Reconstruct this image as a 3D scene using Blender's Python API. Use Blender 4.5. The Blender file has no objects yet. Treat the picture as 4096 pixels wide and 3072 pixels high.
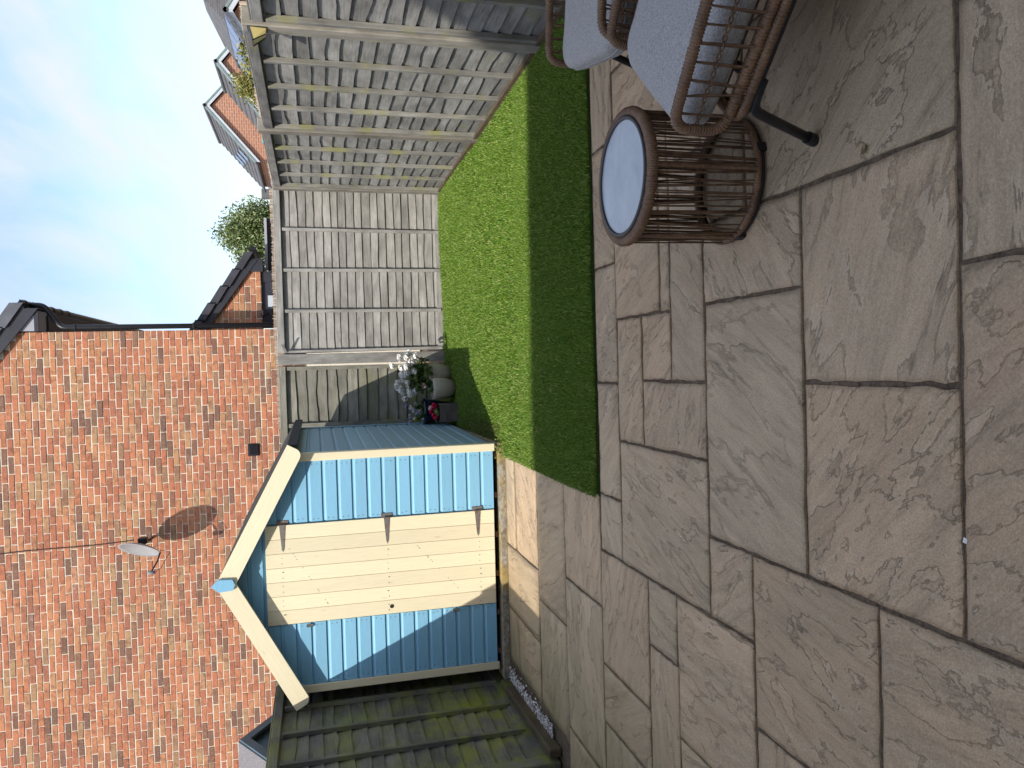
import bpy, math, random
import numpy as np
from mathutils import Matrix, Vector
R = math.radians
random.seed(7); rng = np.random.default_rng(7)
sc = bpy.context.scene
COL = sc.collection
# ------------------------------------------------------------------ camera
CAM_H = 1.45
def cam_axes():
    yaw, pit, rol = R(-1.21), R(14.25), R(-1.935)
    cy, sy, cp, sp = math.cos(yaw), math.sin(yaw), math.cos(pit), math.sin(pit)
    fwd = Vector((sy*cp, cy*cp, -sp)); r0 = Vector((cy, -sy, 0)); u0 = r0.cross(fwd)
    c, s = math.cos(rol), math.sin(rol)
    return c*r0+s*u0, -s*r0+c*u0, fwd
_r, _u, _f = cam_axes()
cd = bpy.data.cameras.new('camera'); co = bpy.data.objects.new('camera', cd); COL.objects.link(co)
cx, cyv, cz = -_u, _r, -_f          # the photograph was taken with the phone turned: scene up is picture left
co.matrix_world = Matrix(((cx.x, cyv.x, cz.x, 0), (cx.y, cyv.y, cz.y, 0), (cx.z, cyv.z, cz.z, CAM_H), (0, 0, 0, 1)))
cd.sensor_width = 36; cd.lens = 36*3075/4096; cd.clip_start = .05; cd.clip_end = 600
sc.camera = co
sc.render.resolution_x, sc.render.resolution_y = 1024, 768
# ------------------------------------------------------------------ sky, sun, exposure
SUN = Vector((.45, .79, -1.0)).normalized()
el = math.asin(-SUN.z); az = math.atan2(-SUN.x, -SUN.y)
w = bpy.data.worlds.new('World'); sc.world = w; w.use_nodes = True
nt = w.node_tree; nt.nodes.clear()
def wn(t, **k):
    n = nt.nodes.new(t)
    for a, b in k.items(): setattr(n, a, b)
    return n
out = wn('ShaderNodeOutputWorld'); bg = wn('ShaderNodeBackground'); bg.inputs[1].default_value = .15
sky = wn('ShaderNodeTexSky', sky_type='NISHITA', sun_disc=False)
sky.sun_elevation = el; sky.sun_rotation = az; sky.air_density = 1.0; sky.dust_density = 1.8; sky.ozone_density = 3.0
tc = wn('ShaderNodeTexCoord'); sep = wn('ShaderNodeSeparateXYZ'); nt.links.new(tc.outputs['Generated'], sep.inputs[0])
zz = wn('ShaderNodeMath', operation='ADD'); zz.inputs[1].default_value = .22; nt.links.new(sep.outputs[2], zz.inputs[0])
zm = wn('ShaderNodeMath', operation='MAXIMUM'); zm.inputs[1].default_value = .08; nt.links.new(zz.outputs[0], zm.inputs[0])
dv = wn('ShaderNodeVectorMath', operation='DIVIDE'); nt.links.new(tc.outputs['Generated'], dv.inputs[0])
cb = wn('ShaderNodeCombineXYZ'); [nt.links.new(zm.outputs[0], cb.inputs[i]) for i in range(3)]; nt.links.new(cb.outputs[0], dv.inputs[1])
mp = wn('ShaderNodeMapping'); mp.inputs['Scale'].default_value = (2.6, .6, 1); mp.inputs['Rotation'].default_value = (0, 0, .5); nt.links.new(dv.outputs[0], mp.inputs[0])
nz = wn('ShaderNodeTexNoise'); nz.inputs['Scale'].default_value = 1.9; nz.inputs['Detail'].default_value = 6; nz.inputs['Roughness'].default_value = .5; nz.inputs['Distortion'].default_value = .35
nt.links.new(mp.outputs[0], nz.inputs[0])
rp = wn('ShaderNodeValToRGB'); rp.color_ramp.elements[0].position = .40; rp.color_ramp.elements[1].position = .66
rp.color_ramp.elements[0].color = (.15, .15, .15, 1); rp.color_ramp.elements[1].color = (.90, .90, .90, 1)
nt.links.new(nz.outputs[0], rp.inputs[0])
mx = wn('ShaderNodeMix', data_type='RGBA'); nt.links.new(rp.outputs[0], mx.inputs[0]); nt.links.new(sky.outputs[0], mx.inputs[6])
mx.inputs[7].default_value = (3.15, 3.3, 3.55, 1)
nt.links.new(mx.outputs[2], bg.inputs[0]); nt.links.new(bg.outputs[0], out.inputs[0])
sl = bpy.data.lights.new('sun', 'SUN'); sl.energy = 2.6; sl.angle = R(.53); sl.color = (1, .93, .82)
so = bpy.data.objects.new('sun', sl); COL.objects.link(so); so.location = (-4, -8, 12)
so.rotation_euler = SUN.to_track_quat('-Z', 'Y').to_euler()
sc.view_settings.view_transform = 'Standard'; sc.view_settings.look = 'None'
sc.view_settings.exposure = .93; sc.view_settings.gamma = 1.0; sc.view_settings.use_curve_mapping = False

# ------------------------------------------------------------------ helpers: objects
def link(name, me, mat=None, parent=None, smooth=False):
    o = bpy.data.objects.new(name, me); COL.objects.link(o)
    if mat is not None and not me.materials: me.materials.append(mat)
    if parent is not None: o.parent = parent
    if smooth: me.polygons.foreach_set('use_smooth', [True]*len(me.polygons))
    return o
def tag(o, label=None, cat=None, group=None, kind=None):
    if label: o['label'] = label
    if cat: o['category'] = cat
    if group: o['group'] = group
    if kind: o['kind'] = kind
    return o
def thing(name, label, cat, loc=(0, 0, 0), rz=0, group=None):
    o = bpy.data.objects.new(name, None); COL.objects.link(o); o.location = loc; o.rotation_euler = (0, 0, rz)
    o.empty_display_size = .1
    return tag(o, label, cat, group)
class MB:
    def __init__(s): s.v = []; s.f = []
    def add(s, V, F):
        n = len(s.v); s.v += [tuple(p) for p in V]; s.f += [tuple(i+n for i in f) for f in F]; return s
    def box(s, c, d, M=None, ch=0.0):
        x, y, z = d[0]/2, d[1]/2, d[2]/2
        if ch > 0:
            V = []; F = []
            a = min(ch, x*.9, y*.9, z*.9)
            for sx in (-1, 1):
                for sy in (-1, 1):
                    for sz in (-1, 1):
                        V += [(sx*x, sy*(y-a), sz*(z-a)), (sx*(x-a), sy*y, sz*(z-a)), (sx*(x-a), sy*(y-a), sz*z)]
            def I(sx, sy, sz, k): return ((sx > 0)*4+(sy > 0)*2+(sz > 0))*3+k
            for q in (-1, 1):
                F += [(I(q, -1, -1, 0), I(q, 1, -1, 0), I(q, 1, 1, 0), I(q, -1, 1, 0))[::q],
                      (I(-1, q, -1, 1), I(1, q, -1, 1), I(1, q, 1, 1), I(-1, q, 1, 1))[::-q],
                      (I(-1, -1, q, 2), I(1, -1, q, 2), I(1, 1, q, 2), I(-1, 1, q, 2))[::q]]
            for p in (-1, 1):
                for q in (-1, 1):
                    F += [(I(p, q, -1, 0), I(p, q, -1, 1), I(p, q, 1, 1), I(p, q, 1, 0)),
                          (I(p, -1, q, 0), I(p, -1, q, 2), I(p, 1, q, 2), I(p, 1, q, 0)),
                          (I(-1, p, q, 1), I(-1, p, q, 2), I(1, p, q, 2), I(1, p, q, 1))]
                    for r_ in (-1, 1): F.append((I(p, q, r_, 0), I(p, q, r_, 1), I(p, q, r_, 2)))
        else:
            V = [(sx*x, sy*y, sz*z) for sx in (-1, 1) for sy in (-1, 1) for sz in (-1, 1)]
            F = [(0, 1, 3, 2), (4, 6, 7, 5), (0, 4, 5, 1), (2, 3, 7, 6), (0, 2, 6, 4), (1, 5, 7, 3)]
        c = Vector(c)
        V = [((M @ Vector(p)) if M is not None else Vector(p))+c for p in V]
        return s.add(V, F)
    def extrude(s, poly, axis, a, b):
        """closed 2d polygon pushed along an axis; poly coordinates are the other two axes in order"""
        n = len(poly); V = []
        for t in (a, b):
            for p, q in poly: V.append({'x': (t, p, q), 'y': (p, t, q), 'z': (p, q, t)}[axis])
        F = [tuple(range(n)), tuple(range(2*n-1, n-1, -1))]+[(i, i+n, (i+1) % n+n, (i+1) % n) for i in range(n)]
        return s.add(V, F)
    def tube(s, P, r, n=8, closed=False, cap=True):
        P = [Vector(p) for p in P]; m = len(P)
        rr = r if hasattr(r, '__len__') else [r]*m
        V = []; prev = None
        for i, p in enumerate(P):
            if closed: t = P[(i+1) % m]-P[i-1]
            else: t = P[min(i+1, m-1)]-P[max(i-1, 0)]
            if t.length < 1e-9: t = Vector((0, 0, 1))
            t.normalize()
            if prev is None:
                a = Vector((0, 0, 1)) if abs(t.z) < .9 else Vector((1, 0, 0))
                u = t.cross(a).normalized()
            else:
                u = prev-t*prev.dot(t)
                u = u.normalized() if u.length > 1e-6 else t.orthogonal().normalized()
            prev = u; vv = t.cross(u)
            for k in range(n):
                a = 2*math.pi*k/n
                V.append(p+(u*math.cos(a)+vv*math.sin(a))*rr[i])
        F = []
        for i in range(m if closed else m-1):
            j = (i+1) % m
            for k in range(n): F.append((i*n+k, i*n+(k+1) % n, j*n+(k+1) % n, j*n+k))
        if cap and not closed: F += [tuple(range(n-1, -1, -1)), tuple((m-1)*n+k for k in range(n))]
        return s.add(V, F)
    def lathe(s, prof, n=32, c=(0, 0, 0)):
        V = []; m = len(prof)
        for r_, z in prof:
            for k in range(n):
                a = 2*math.pi*k/n; V.append((c[0]+r_*math.cos(a), c[1]+r_*math.sin(a), c[2]+z))
        F = [(i*n+k, i*n+(k+1) % n, (i+1)*n+(k+1) % n, (i+1)*n+k) for i in range(m-1) for k in range(n)]
        if prof[0][0] > 1e-6: F.append(tuple(range(n-1, -1, -1)))
        if prof[-1][0] > 1e-6: F.append(tuple((m-1)*n+k for k in range(n)))
        return s.add(V, F)
    def mesh(s, name):
        me = bpy.data.meshes.new(name); me.from_pydata(s.v, [], s.f); me.update(); return me
    def build(s, name, mat, parent=None, smooth=False, kind=None):
        o = link(name, s.mesh(name), mat, parent, smooth)
        if kind: o['kind'] = kind
        return o
def fast_mesh(name, V, F):
    """V (n,3) float, F (m,k) int arrays"""
    me = bpy.data.meshes.new(name); V = np.asarray(V, np.float32); F = np.asarray(F, np.int32)
    me.vertices.add(len(V)); me.vertices.foreach_set('co', V.ravel())
    k = F.shape[1]; me.loops.add(F.size); me.loops.foreach_set('vertex_index', F.ravel())
    me.polygons.add(len(F)); me.polygons.foreach_set('loop_start', np.arange(0, F.size, k, dtype=np.int32))
    me.update(calc_edges=True); return me
def arc_path(pts, rad, seg=6, closed=True):
    """polyline with rounded corners"""
    P = [Vector(p) for p in pts]; n = len(P); outp = []
    for i in range(n):
        if not closed and i in (0, n-1): outp.append(P[i]); continue
        a = (P[i-1]-P[i]); b = (P[(i+1) % n]-P[i]); r_ = min(rad, a.length*.45, b.length*.45)
        p0 = P[i]+a.normalized()*r_; p1 = P[i]+b.normalized()*r_
        for k in range(seg+1):
            t = k/seg; outp.append(p0*(1-t)**2+P[i]*2*t*(1-t)+p1*t*t)
    return outp
def resample(P, step, closed=False):
    P = [Vector(p) for p in P]
    if closed: P = P+[P[0]]
    L = [0]
    for a, b in zip(P, P[1:]): L.append(L[-1]+(b-a).length)
    n = max(2, int(round(L[-1]/step))); outp = []; j = 0
    for i in range(n+(0 if closed else 1)):
        s_ = L[-1]*i/n
        while j < len(P)-2 and L[j+1] < s_: j += 1
        d = L[j+1]-L[j]; t = 0 if d < 1e-9 else (s_-L[j])/d
        outp.append(P[j].lerp(P[j+1], t))
    return outp
def wrap(mb, path, r, pitch=.0075, closed=False, n=9):
    """cane wound round a tube: a ring bulge every pitch"""
    Q = resample(path, pitch/4, closed)
    mul = (.86, 1.0, 1.07, 1.0)
    ja = rng.normal(0, .025, len(Q)//4+2)
    mb.tube(Q, [r*(mul[i % 4]+ja[i//4]) for i in range(len(Q))], n, closed)
def vnoise(nx, ny, cells_x, cells_y, seed):
    g = np.random.default_rng(seed).random((cells_y+2, cells_x+2))
    X, Y = np.meshgrid(np.linspace(0, cells_x, nx), np.linspace(0, cells_y, ny))
    i, j = X.astype(int), Y.astype(int); fx, fy = X-i, Y-j
    fx = fx*fx*(3-2*fx); fy = fy*fy*(3-2*fy)
    return g[j, i]*(1-fx)*(1-fy)+g[j, i+1]*fx*(1-fy)+g[j+1, i]*(1-fx)*fy+g[j+1, i+1]*fx*fy

# ------------------------------------------------------------------ helpers: materials
class G:
    def __init__(s, name):
        s.m = bpy.data.materials.new(name); s.m.use_nodes = True; s.t = s.m.node_tree; s.t.nodes.clear()
        s.o = s.n('ShaderNodeOutputMaterial'); s.b = s.n('ShaderNodeBsdfPrincipled'); s.l(s.b.outputs[0], s.o.inputs[0])
    def n(s, t, **k):
        x = s.t.nodes.new(t)
        for a, b in k.items(): setattr(x, a, b)
        return x
    def l(s, a, b): s.t.links.new(a, b)
    def put(s, sock, v):
        if isinstance(v, bpy.types.NodeSocket): s.l(v, sock)
        elif isinstance(v, (tuple, list)) and len(v) == 3 and sock.type == 'RGBA': sock.default_value = (*v, 1)
        else: sock.default_value = v
    def obj(s): return s.n('ShaderNodeTexCoord').outputs['Object']
    def pos(s): return s.n('ShaderNodeNewGeometry').outputs['Position']
    def rnd(s): return s.n('ShaderNodeObjectInfo').outputs['Random']
    def isl(s): return s.n('ShaderNodeNewGeometry').outputs['Random Per Island']
    def map(s, v, scale=(1, 1, 1), off=None, rot=(0, 0, 0)):
        m = s.n('ShaderNodeMapping'); s.put(m.inputs[0], v); m.inputs['Scale'].default_value = scale; m.inputs['Rotation'].default_value = rot
        if off is not None: s.put(m.inputs['Location'], off)
        return m.outputs[0]
    def vec(s, x, y, z):
        c = s.n('ShaderNodeCombineXYZ')
        for i, q in enumerate((x, y, z)): s.put(c.inputs[i], q)
        return c.outputs[0]
    def xyz(s, v):
        c = s.n('ShaderNodeSeparateXYZ'); s.put(c.inputs[0], v); return c.outputs
    def noise(s, v, scale=5, detail=4, rough=.55, dist=0):
        x = s.n('ShaderNodeTexNoise'); s.put(x.inputs[0], v); x.inputs['Scale'].default_value = scale; x.inputs['Detail'].default_value = detail
        x.inputs['Roughness'].default_value = rough; x.inputs['Distortion'].default_value = dist; return x.outputs[0]
    def vor(s, v, scale=5, feature='F1'):
        x = s.n('ShaderNodeTexVoronoi', feature=feature); s.put(x.inputs[0], v); x.inputs['Scale'].default_value = scale; return x.outputs[0]
    def math(s, op, a, b=0.0, c=0.0, clamp=False):
        x = s.n('ShaderNodeMath', operation=op, use_clamp=clamp)
        s.put(x.inputs[0], a); s.put(x.inputs[1], b); s.put(x.inputs[2], c); return x.outputs[0]
    def ramp(s, f, stops, interp='LINEAR'):
        x = s.n('ShaderNodeValToRGB'); e = x.color_ramp.elements; x.color_ramp.interpolation = interp
        while len(e) < len(stops): e.new(.5)
        for i, (p, c) in enumerate(stops):
            e[i].position = p; e[i].color = (*c, 1) if isinstance(c, tuple) else (c, c, c, 1)
        s.put(x.inputs[0], f); return x.outputs[0]
    def mix(s, f, a, b, blend='MIX'):
        x = s.n('ShaderNodeMix', data_type='RGBA', blend_type=blend)
        s.put(x.inputs[0], f); s.put(x.inputs[6], a); s.put(x.inputs[7], b); return x.outputs[2]
    def bump(s, h, strength=.5, dist=.01, normal=None):
        x = s.n('ShaderNodeBump'); x.inputs['Strength'].default_value = strength; x.inputs['Distance'].default_value = dist
        s.put(x.inputs['Height'], h)
        if normal is not None: s.l(normal, x.inputs['Normal'])
        return x.outputs[0]
    def done(s, col, rough=.7, normal=None, metal=0.0, spec=.5, **kw):
        s.put(s.b.inputs['Base Color'], col); s.put(s.b.inputs['Roughness'], rough); s.put(s.b.inputs['Metallic'], metal)
        s.b.inputs['Specular IOR Level'].default_value = spec
        if normal is not None: s.l(normal, s.b.inputs['Normal'])
        for k, v in kw.items(): s.put(s.b.inputs[k], v)
        return s.m
def plain(name, col, rough=.6, var=.15, scale=14, bump=.15, metal=0.0, spec=.4):
    g = G(name); p = g.obj(); n = g.noise(p, scale, 5)
    lo = tuple(c*(1-var) for c in col); hi = tuple(min(1, c*(1+var)) for c in col)
    return g.done(g.ramp(n, [(.3, lo), (.7, hi)]), rough, g.bump(g.noise(p, scale*6, 3), bump, .004), metal, spec)
def wood(name, dark, light, algae=0.0, algae_col=(.16, .19, .03), spread=.25, rough=.85, z_algae=None):
    """grain runs along the local x axis of each piece"""
    g = G(name); p = g.obj(); r = g.rnd()
    off = g.vec(g.math('MULTIPLY', r, 37.0), g.math('MULTIPLY', r, 91.0), g.math('MULTIPLY', r, 53.0))
    q = g.map(p, (1, 1, 1), off)
    grain = g.noise(g.map(q, (1.6, 30, 30)), 3.0, 5, .6, .6)
    fine = g.noise(g.map(q, (6, 260, 260)), 1.0, 3, .6)
    blot = g.noise(g.map(q, (2.2, 5, 5)), 1.6, 4, .6)
    knots = g.ramp(g.vor(g.map(q, (1.5, 7, 7)), 1.3), [(.0, 0.0), (.09, 1.0)])
    c = g.ramp(g.math('ADD', g.math('MULTIPLY', grain, .6), g.math('MULTIPLY', fine, .4)), [(.32, dark), (.66, light)])
    c = g.mix(.55, c, g.ramp(blot, [(.3, tuple(x*.62 for x in dark)), (.7, light)]))
    c = g.mix(g.math('MULTIPLY', g.math('SUBTRACT', 1.0, knots), .55), c, tuple(x*.4 for x in dark))
    bright = g.math('MULTIPLY_ADD', r, 2*spread, 1-spread)
    c = g.mix(1.0, c, g.vec(bright, bright, bright), 'MULTIPLY')
    if algae > 0:
        wp = g.pos(); a = g.noise(g.map(wp, (1.2, 1.2, 1.6)), 2.6, 5, .65)
        a = g.ramp(a, [(.62-.34*algae, 0.0), (.80-.22*algae, 1.0)])
        if z_algae:
            zf = g.ramp(g.xyz(wp)[2], [(z_algae[0], 1.0), (z_algae[1], z_algae[2])]); a = g.math('MULTIPLY', a, zf)
        c = g.mix(g.math('MULTIPLY', a, .85), c, algae_col)
    h = g.math('ADD', g.math('MULTIPLY', grain, .6), g.math('MULTIPLY', fine, .5))
    return g.done(c, rough, g.bump(h, .55, .004), 0, .25)
M = {}
M['fence'] = wood('weathered_fence_wood', (.105, .103, .097), (.345, .34, .325), .06, (.20, .21, .06))
M['fence_back'] = wood('weathered_back_fence_wood', (.155, .150, .14), (.44, .43, .41), .0, (.20, .20, .05), .16)
M['fence_left'] = wood('algae_fence_wood', (.075, .072, .06), (.21, .20, .175), .58, (.25, .285, .02), .2, .85, (.4, 1.7, .5))
M['fence_wet'] = wood('mossy_fence_wood', (.115, .11, .095), (.33, .32, .285), .62, (.19, .22, .02), .2, .85, (.35, 1.1, .10))
M['post'] = wood('post_wood', (.155, .143, .12), (.375, .35, .305), .06, (.24, .25, .08), .15)
M['batten'] = wood('batten_wood', (.125, .122, .112), (.35, .345, .325), .34, (.28, .28, .07), .15)
M['sleeper'] = wood('brown_edging_wood', (.075, .055, .035), (.17, .13, .085), .2)
M['planter'] = wood('planter_wood_effect', (.05, .038, .034), (.22, .185, .17), 0, spread=.05)
M['bearer'] = wood('bearer_wood', (.16, .08, .05), (.34, .19, .13))
def paint(name, col, worn, amount):
    g = G(name); p = g.obj(); r = g.rnd()
    q = g.map(p, (1, 1, 1), g.vec(g.math('MULTIPLY', r, 17.0), g.math('MULTIPLY', r, 41.0), g.math('MULTIPLY', r, 23.0)))
    grain = g.noise(g.map(q, (3, 55, 55)), 2.2, 5, .65, .8)
    kn = g.vor(g.map(q, (1.8, 6, 6)), 1.5)
    sc_ = g.noise(g.map(q, (5, 14, 14)), 2.0, 6, .7, .5)
    v = g.math('MULTIPLY_ADD', r, .16, .92)
    c = g.mix(1.0, g.ramp(grain, [(.3, tuple(x*.90 for x in col)), (.6, col)]), g.vec(v, v, v), 'MULTIPLY')
    c = g.mix(g.math('MULTIPLY', g.ramp(kn, [(.02, 1.0), (.10, 0.0)]), .38), c, worn)
    c = g.mix(g.math('MULTIPLY', g.ramp(sc_, [(.66, 0.0), (.74, 1.0)]), amount), c, worn)
    return g.done(c, .55, g.bump(g.math('ADD', grain, g.math('MULTIPLY', sc_, .5)), .3, .003), 0, .35)
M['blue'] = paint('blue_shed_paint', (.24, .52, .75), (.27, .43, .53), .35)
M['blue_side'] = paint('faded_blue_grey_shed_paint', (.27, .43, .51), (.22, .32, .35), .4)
M['cream'] = paint('cream_shed_paint', (.83, .75, .54), (.42, .34, .21), .5)
M['felt'] = plain('roof_felt', (.045, .045, .043), .95, .4, 60, .6)
M['dark_gap'] = plain('shadow_floor', (.03, .028, .025), .95)
def rusty():
    g = G('rusty_hinge_steel'); p = g.obj(); n = g.noise(p, 30, 6, .7)
    return g.done(g.ramp(n, [(.48, (.22, .215, .21)), (.68, (.20, .08, .035))]), .55, g.bump(n, .4, .002), .5)
M['rust'] = rusty()
M['chrome'] = plain('bolt_metal', (.6, .6, .6), .25, .05, 20, .05, .9)
M['black'] = plain('black_plastic', (.018, .018, .022), .38, .2, 8, .08)
M['blackmetal'] = plain('black_painted_metal', (.012, .013, .018), .35, .2, 30, .05)
M['anthracite'] = plain('anthracite_fascia', (.035, .036, .048), .45, .15, 6, .05)
M['lightpanel'] = plain('grey_box_end', (.36, .37, .42), .4, .06, 3, .03)
M['verge'] = plain('verge_tile', (.10, .105, .125), .45, .25, 5, .15)
def brick(name, src):
    g = G(name); p = g.pos(); r = getattr(g, src)()
    c = g.ramp(r, [(0, (.17, .105, .085)), (.06, (.23, .125, .09)), (.11, (.37, .15, .095)), (.36, (.47, .175, .10)), (.60, (.53, .225, .12)), (.80, (.50, .25, .135)), (.90, (.42, .27, .15)), (.97, (.27, .15, .10)), (1.0, (.16, .105, .085))])
    r2 = g.math('FRACT', g.math('MULTIPLY', r, 57.3))
    q = g.map(p, (1, 1, 1), g.vec(g.math('MULTIPLY', r, 60.0), g.math('MULTIPLY', r2, 35.0), 0.0))
    n = g.noise(q, 11, 6, .65, .6); n2 = g.noise(q, 42, 4, .65, .4)
    c = g.mix(g.math('MULTIPLY', g.ramp(n, [(.46, 0.0), (.68, 1.0)]), .75), c, (.19, .09, .06))
    c = g.mix(g.math('MULTIPLY', g.ramp(n2, [(.50, 0.0), (.72, 1.0)]), .45), c, (.55, .30, .17))
    ef = g.noise(g.map(p, (.35, 1, 2.4), (3.1, 0, 7.7)), 2.1, 6, .75)
    ef2 = g.math('MULTIPLY', g.ramp(ef, [(.60, 0.0), (.76, 1.0)]), g.ramp(n2, [(.40, 0.0), (.62, 1.0)]))
    c = g.mix(g.math('MULTIPLY', ef2, .65), c, (.70, .60, .52))
    cr = g.vor(g.map(q, (1, 1, 2.3), rot=(0, .3, 0)), 17, 'DISTANCE_TO_EDGE')
    h = g.math('ADD', g.math('MULTIPLY', n, .6), g.math('ADD', g.math('MULTIPLY', n2, .35), g.math('MULTIPLY', g.ramp(cr, [(0, 0.0), (.10, 1.0)]), .12)))
    return g.done(c, .9, g.bump(h, .75, .009), 0, .2)
M['brick'] = brick('handmade_brick', 'rnd'); M['brick_many'] = brick('handmade_brick_joined', 'isl')
M['mortar'] = plain('lime_mortar', (.70, .64, .53), .95, .2, 40, .5)
def farbrick():
    g = G('far_brick'); p = g.pos()
    b = g.n('ShaderNodeTexBrick'); g.put(b.inputs[0], g.vec(g.xyz(p)[0], g.xyz(p)[2], 0.0)); b.inputs['Scale'].default_value = 1
    b.inputs['Brick Width'].default_value = .45; b.inputs['Row Height'].default_value = .15; b.inputs['Mortar Size'].default_value = .016
    b.inputs['Color1'].default_value = (.42, .17, .095, 1); b.inputs['Color2'].default_value = (.29, .125, .08, 1); b.inputs['Mortar'].default_value = (.5, .40, .32, 1)
    return g.done(g.mix(g.ramp(g.noise(p, .9, 4), [(.4, 0.0), (.7, .5)]), b.outputs[0], (.43, .22, .14)), .9)
M['farbrick'] = farbrick()
M['rooftile'] = plain('grey_roof_tile', (.115, .112, .115), .8, .25, 2.2, .2)
M['rooftile_dark'] = plain('dark_roof_tile', (.045, .045, .058), .55, .3, 6, .2)
M['green_trim'] = plain('weathered_verge', (.19, .25, .24), .6, .2, 3, .1)
M['white_trim'] = plain('white_trim', (.50, .55, .60), .5, .08, 3, .05)
def solar():
    g = G('solar_glass'); return g.done((.035, .055, .13), .09, None, 0, .9)
M['solar'] = solar()
M['render_red'] = plain('orange_red_wall', (.55, .14, .07), .8, .15, 2)
M['render_cream'] = plain('cream_wall', (.68, .58, .40), .8, .1, 2)
M['own_bounce'] = plain('pale_bounce_render', (.74, .71, .64), .9, .05, 2)  # unseen wall, chosen pale to bounce fill onto the patio
M['hut_trim'] = plain('slate_blue_trim', (.085, .135, .165), .55, .12, 6, .1)
M['hut_felt'] = plain('grey_mineral_felt', (.20, .19, .20), .95, .35, 90, .7)
def stone():
    g = G('riven_sandstone'); p = g.obj(); r = g.rnd(); r2 = g.math('FRACT', g.math('MULTIPLY', r, 17.17)); r3 = g.math('FRACT', g.math('MULTIPLY', r, 71.7))
    # each slab has its own bedding direction
    rot = g.n('ShaderNodeVectorRotate', rotation_type='Z_AXIS'); g.put(rot.inputs['Vector'], p); g.put(rot.inputs['Angle'], g.math('MULTIPLY', r2, 6.28))
    q = g.map(rot.outputs[0], (1, 1, 1), g.vec(g.math('MULTIPLY', r, 40.0), g.math('MULTIPLY', r2, 40.0), g.math('MULTIPLY', r3, 40.0)))
    base = g.ramp(r3, [(0, (.49, .35, .22)), (.3, (.51, .36, .23)), (.55, (.485, .36, .235)), (.75, (.46, .355, .24)), (.9, (.52, .37, .235)), (1, (.475, .355, .24))])
    big = g.noise(g.map(q, (1.2, 2.2, 1)), 2.0, 5, .6, .5)
    streak = g.noise(g.map(q, (2.6, 17, 1)), 1.5, 8, .70, .5)
    grit = g.noise(q, 190, 4, .65)
    c = g.mix(g.ramp(big, [(.35, 0.0), (.68, .7)]), base, g.mix(r2, (.345, .26, .172), (.365, .29, .20)))
    c = g.mix(g.ramp(streak, [(.48, 0.0), (.74, .55)]), c, (.60, .475, .32))
    c = g.mix(g.ramp(streak, [(.26, .85), (.45, 0.0)]), c, (.215, .17, .115))
    c = g.mix(.5, c, g.mix(1.0, c, g.ramp(grit, [(.3, .45), (.7, 1.5)]), 'MULTIPLY'))
    rust = g.noise(g.map(q, (1, 1.6, 1), (5, 9, 2)), 3.0, 4, .5)
    c = g.mix(g.ramp(rust, [(.58, 0.0), (.80, .35)]), c, (.45, .29, .19))
    # riven ledges: terraces of a warped noise; each bed has its own tone, which with dark and light edges paints in ledge shading
    led = g.noise(g.map(q, (1.0, 2.3, 1)), 1.8, 9, .60, .35)
    amt = g.math('MULTIPLY_ADD', r, 7.5, 3.5)
    lv = g.math('MULTIPLY', led, amt); fl = g.math('FLOOR', lv); fr = g.math('SUBTRACT', lv, fl)
    wn_ = g.n('ShaderNodeTexWhiteNoise', noise_dimensions='2D'); g.put(wn_.inputs['Vector'], g.vec(fl, r, 0.0))
    tone = g.math('MULTIPLY_ADD', wn_.outputs[0], .20, .93)
    c = g.mix(1.0, c, g.vec(tone, tone, tone), 'MULTIPLY')
    brk = g.ramp(g.noise(q, 5.5, 3, .6), [(.44, 0.0), (.58, 1.0)])
    c = g.mix(g.math('MULTIPLY', g.math('MULTIPLY', g.ramp(fr, [(0, 1.0), (.07, 0.0)]), brk), .45), c, (.13, .10, .07))
    c = g.mix(g.math('MULTIPLY', g.math('MULTIPLY', g.ramp(fr, [(.88, 0.0), (1.0, 1.0)]), brk), .40), c, (.60, .48, .36))
    wp = g.xyz(g.pos())
    al = g.math('MULTIPLY', g.ramp(g.math('MULTIPLY_ADD', wp[0], -.25, 0.0), [(.36, 0.0), (.62, 1.0)]), g.ramp(g.noise(g.pos(), 1.7, 4), [(.3, .25), (.6, .8)]))
    c = g.mix(al, c, (.25, .22, .10))
    h1 = g.math('ADD', g.math('ADD', fl, g.ramp(fr, [(0, 0.0), (.12, 1.0)])), g.math('MULTIPLY', streak, 1.3))
    nb = g.bump(h1, .80, .008); nb = g.bump(grit, .40, .0022, nb)
    return g.done(c, g.ramp(big, [(.3, .60), (.7, .8)]), nb, 0, .35)
M['stone'] = stone()
def joint():
    g = G('sandy_joint'); p = g.pos(); n = g.noise(p, 55, 5, .7); n2 = g.noise(p, 3, 3)
    return g.done(g.mix(g.ramp(n2, [(.4, 0.0), (.7, .6)]), g.ramp(n, [(.3, (.055, .042, .03)), (.7, (.23, .175, .125))]), (.06, .046, .034)), .95, g.bump(n, .9, .006), 0, .1)
M['joint'] = joint()
def concrete():
    g = G('lichen_concrete'); p = g.pos(); n = g.noise(p, 38, 5, .7); b = g.noise(p, 4.5, 4, .6)
    c = g.ramp(n, [(.35, (.16, .14, .11)), (.65, (.50, .46, .38))])
    c = g.mix(g.ramp(b, [(.42, 0.0), (.62, .75)]), c, (.40, .28, .08))
    c = g.mix(g.ramp(g.math('MULTIPLY', g.xyz(p)[0], -1.0), [(.0, 0.0), (1.0, 1.0)]) if False else g.ramp(g.noise(p, 11, 4), [(.5, 0.0), (.7, .6)]), c, (.12, .10, .07))
    return g.done(c, .95, g.bump(n, .9, .008), 0, .1)
M['concrete'] = concrete()
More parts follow.
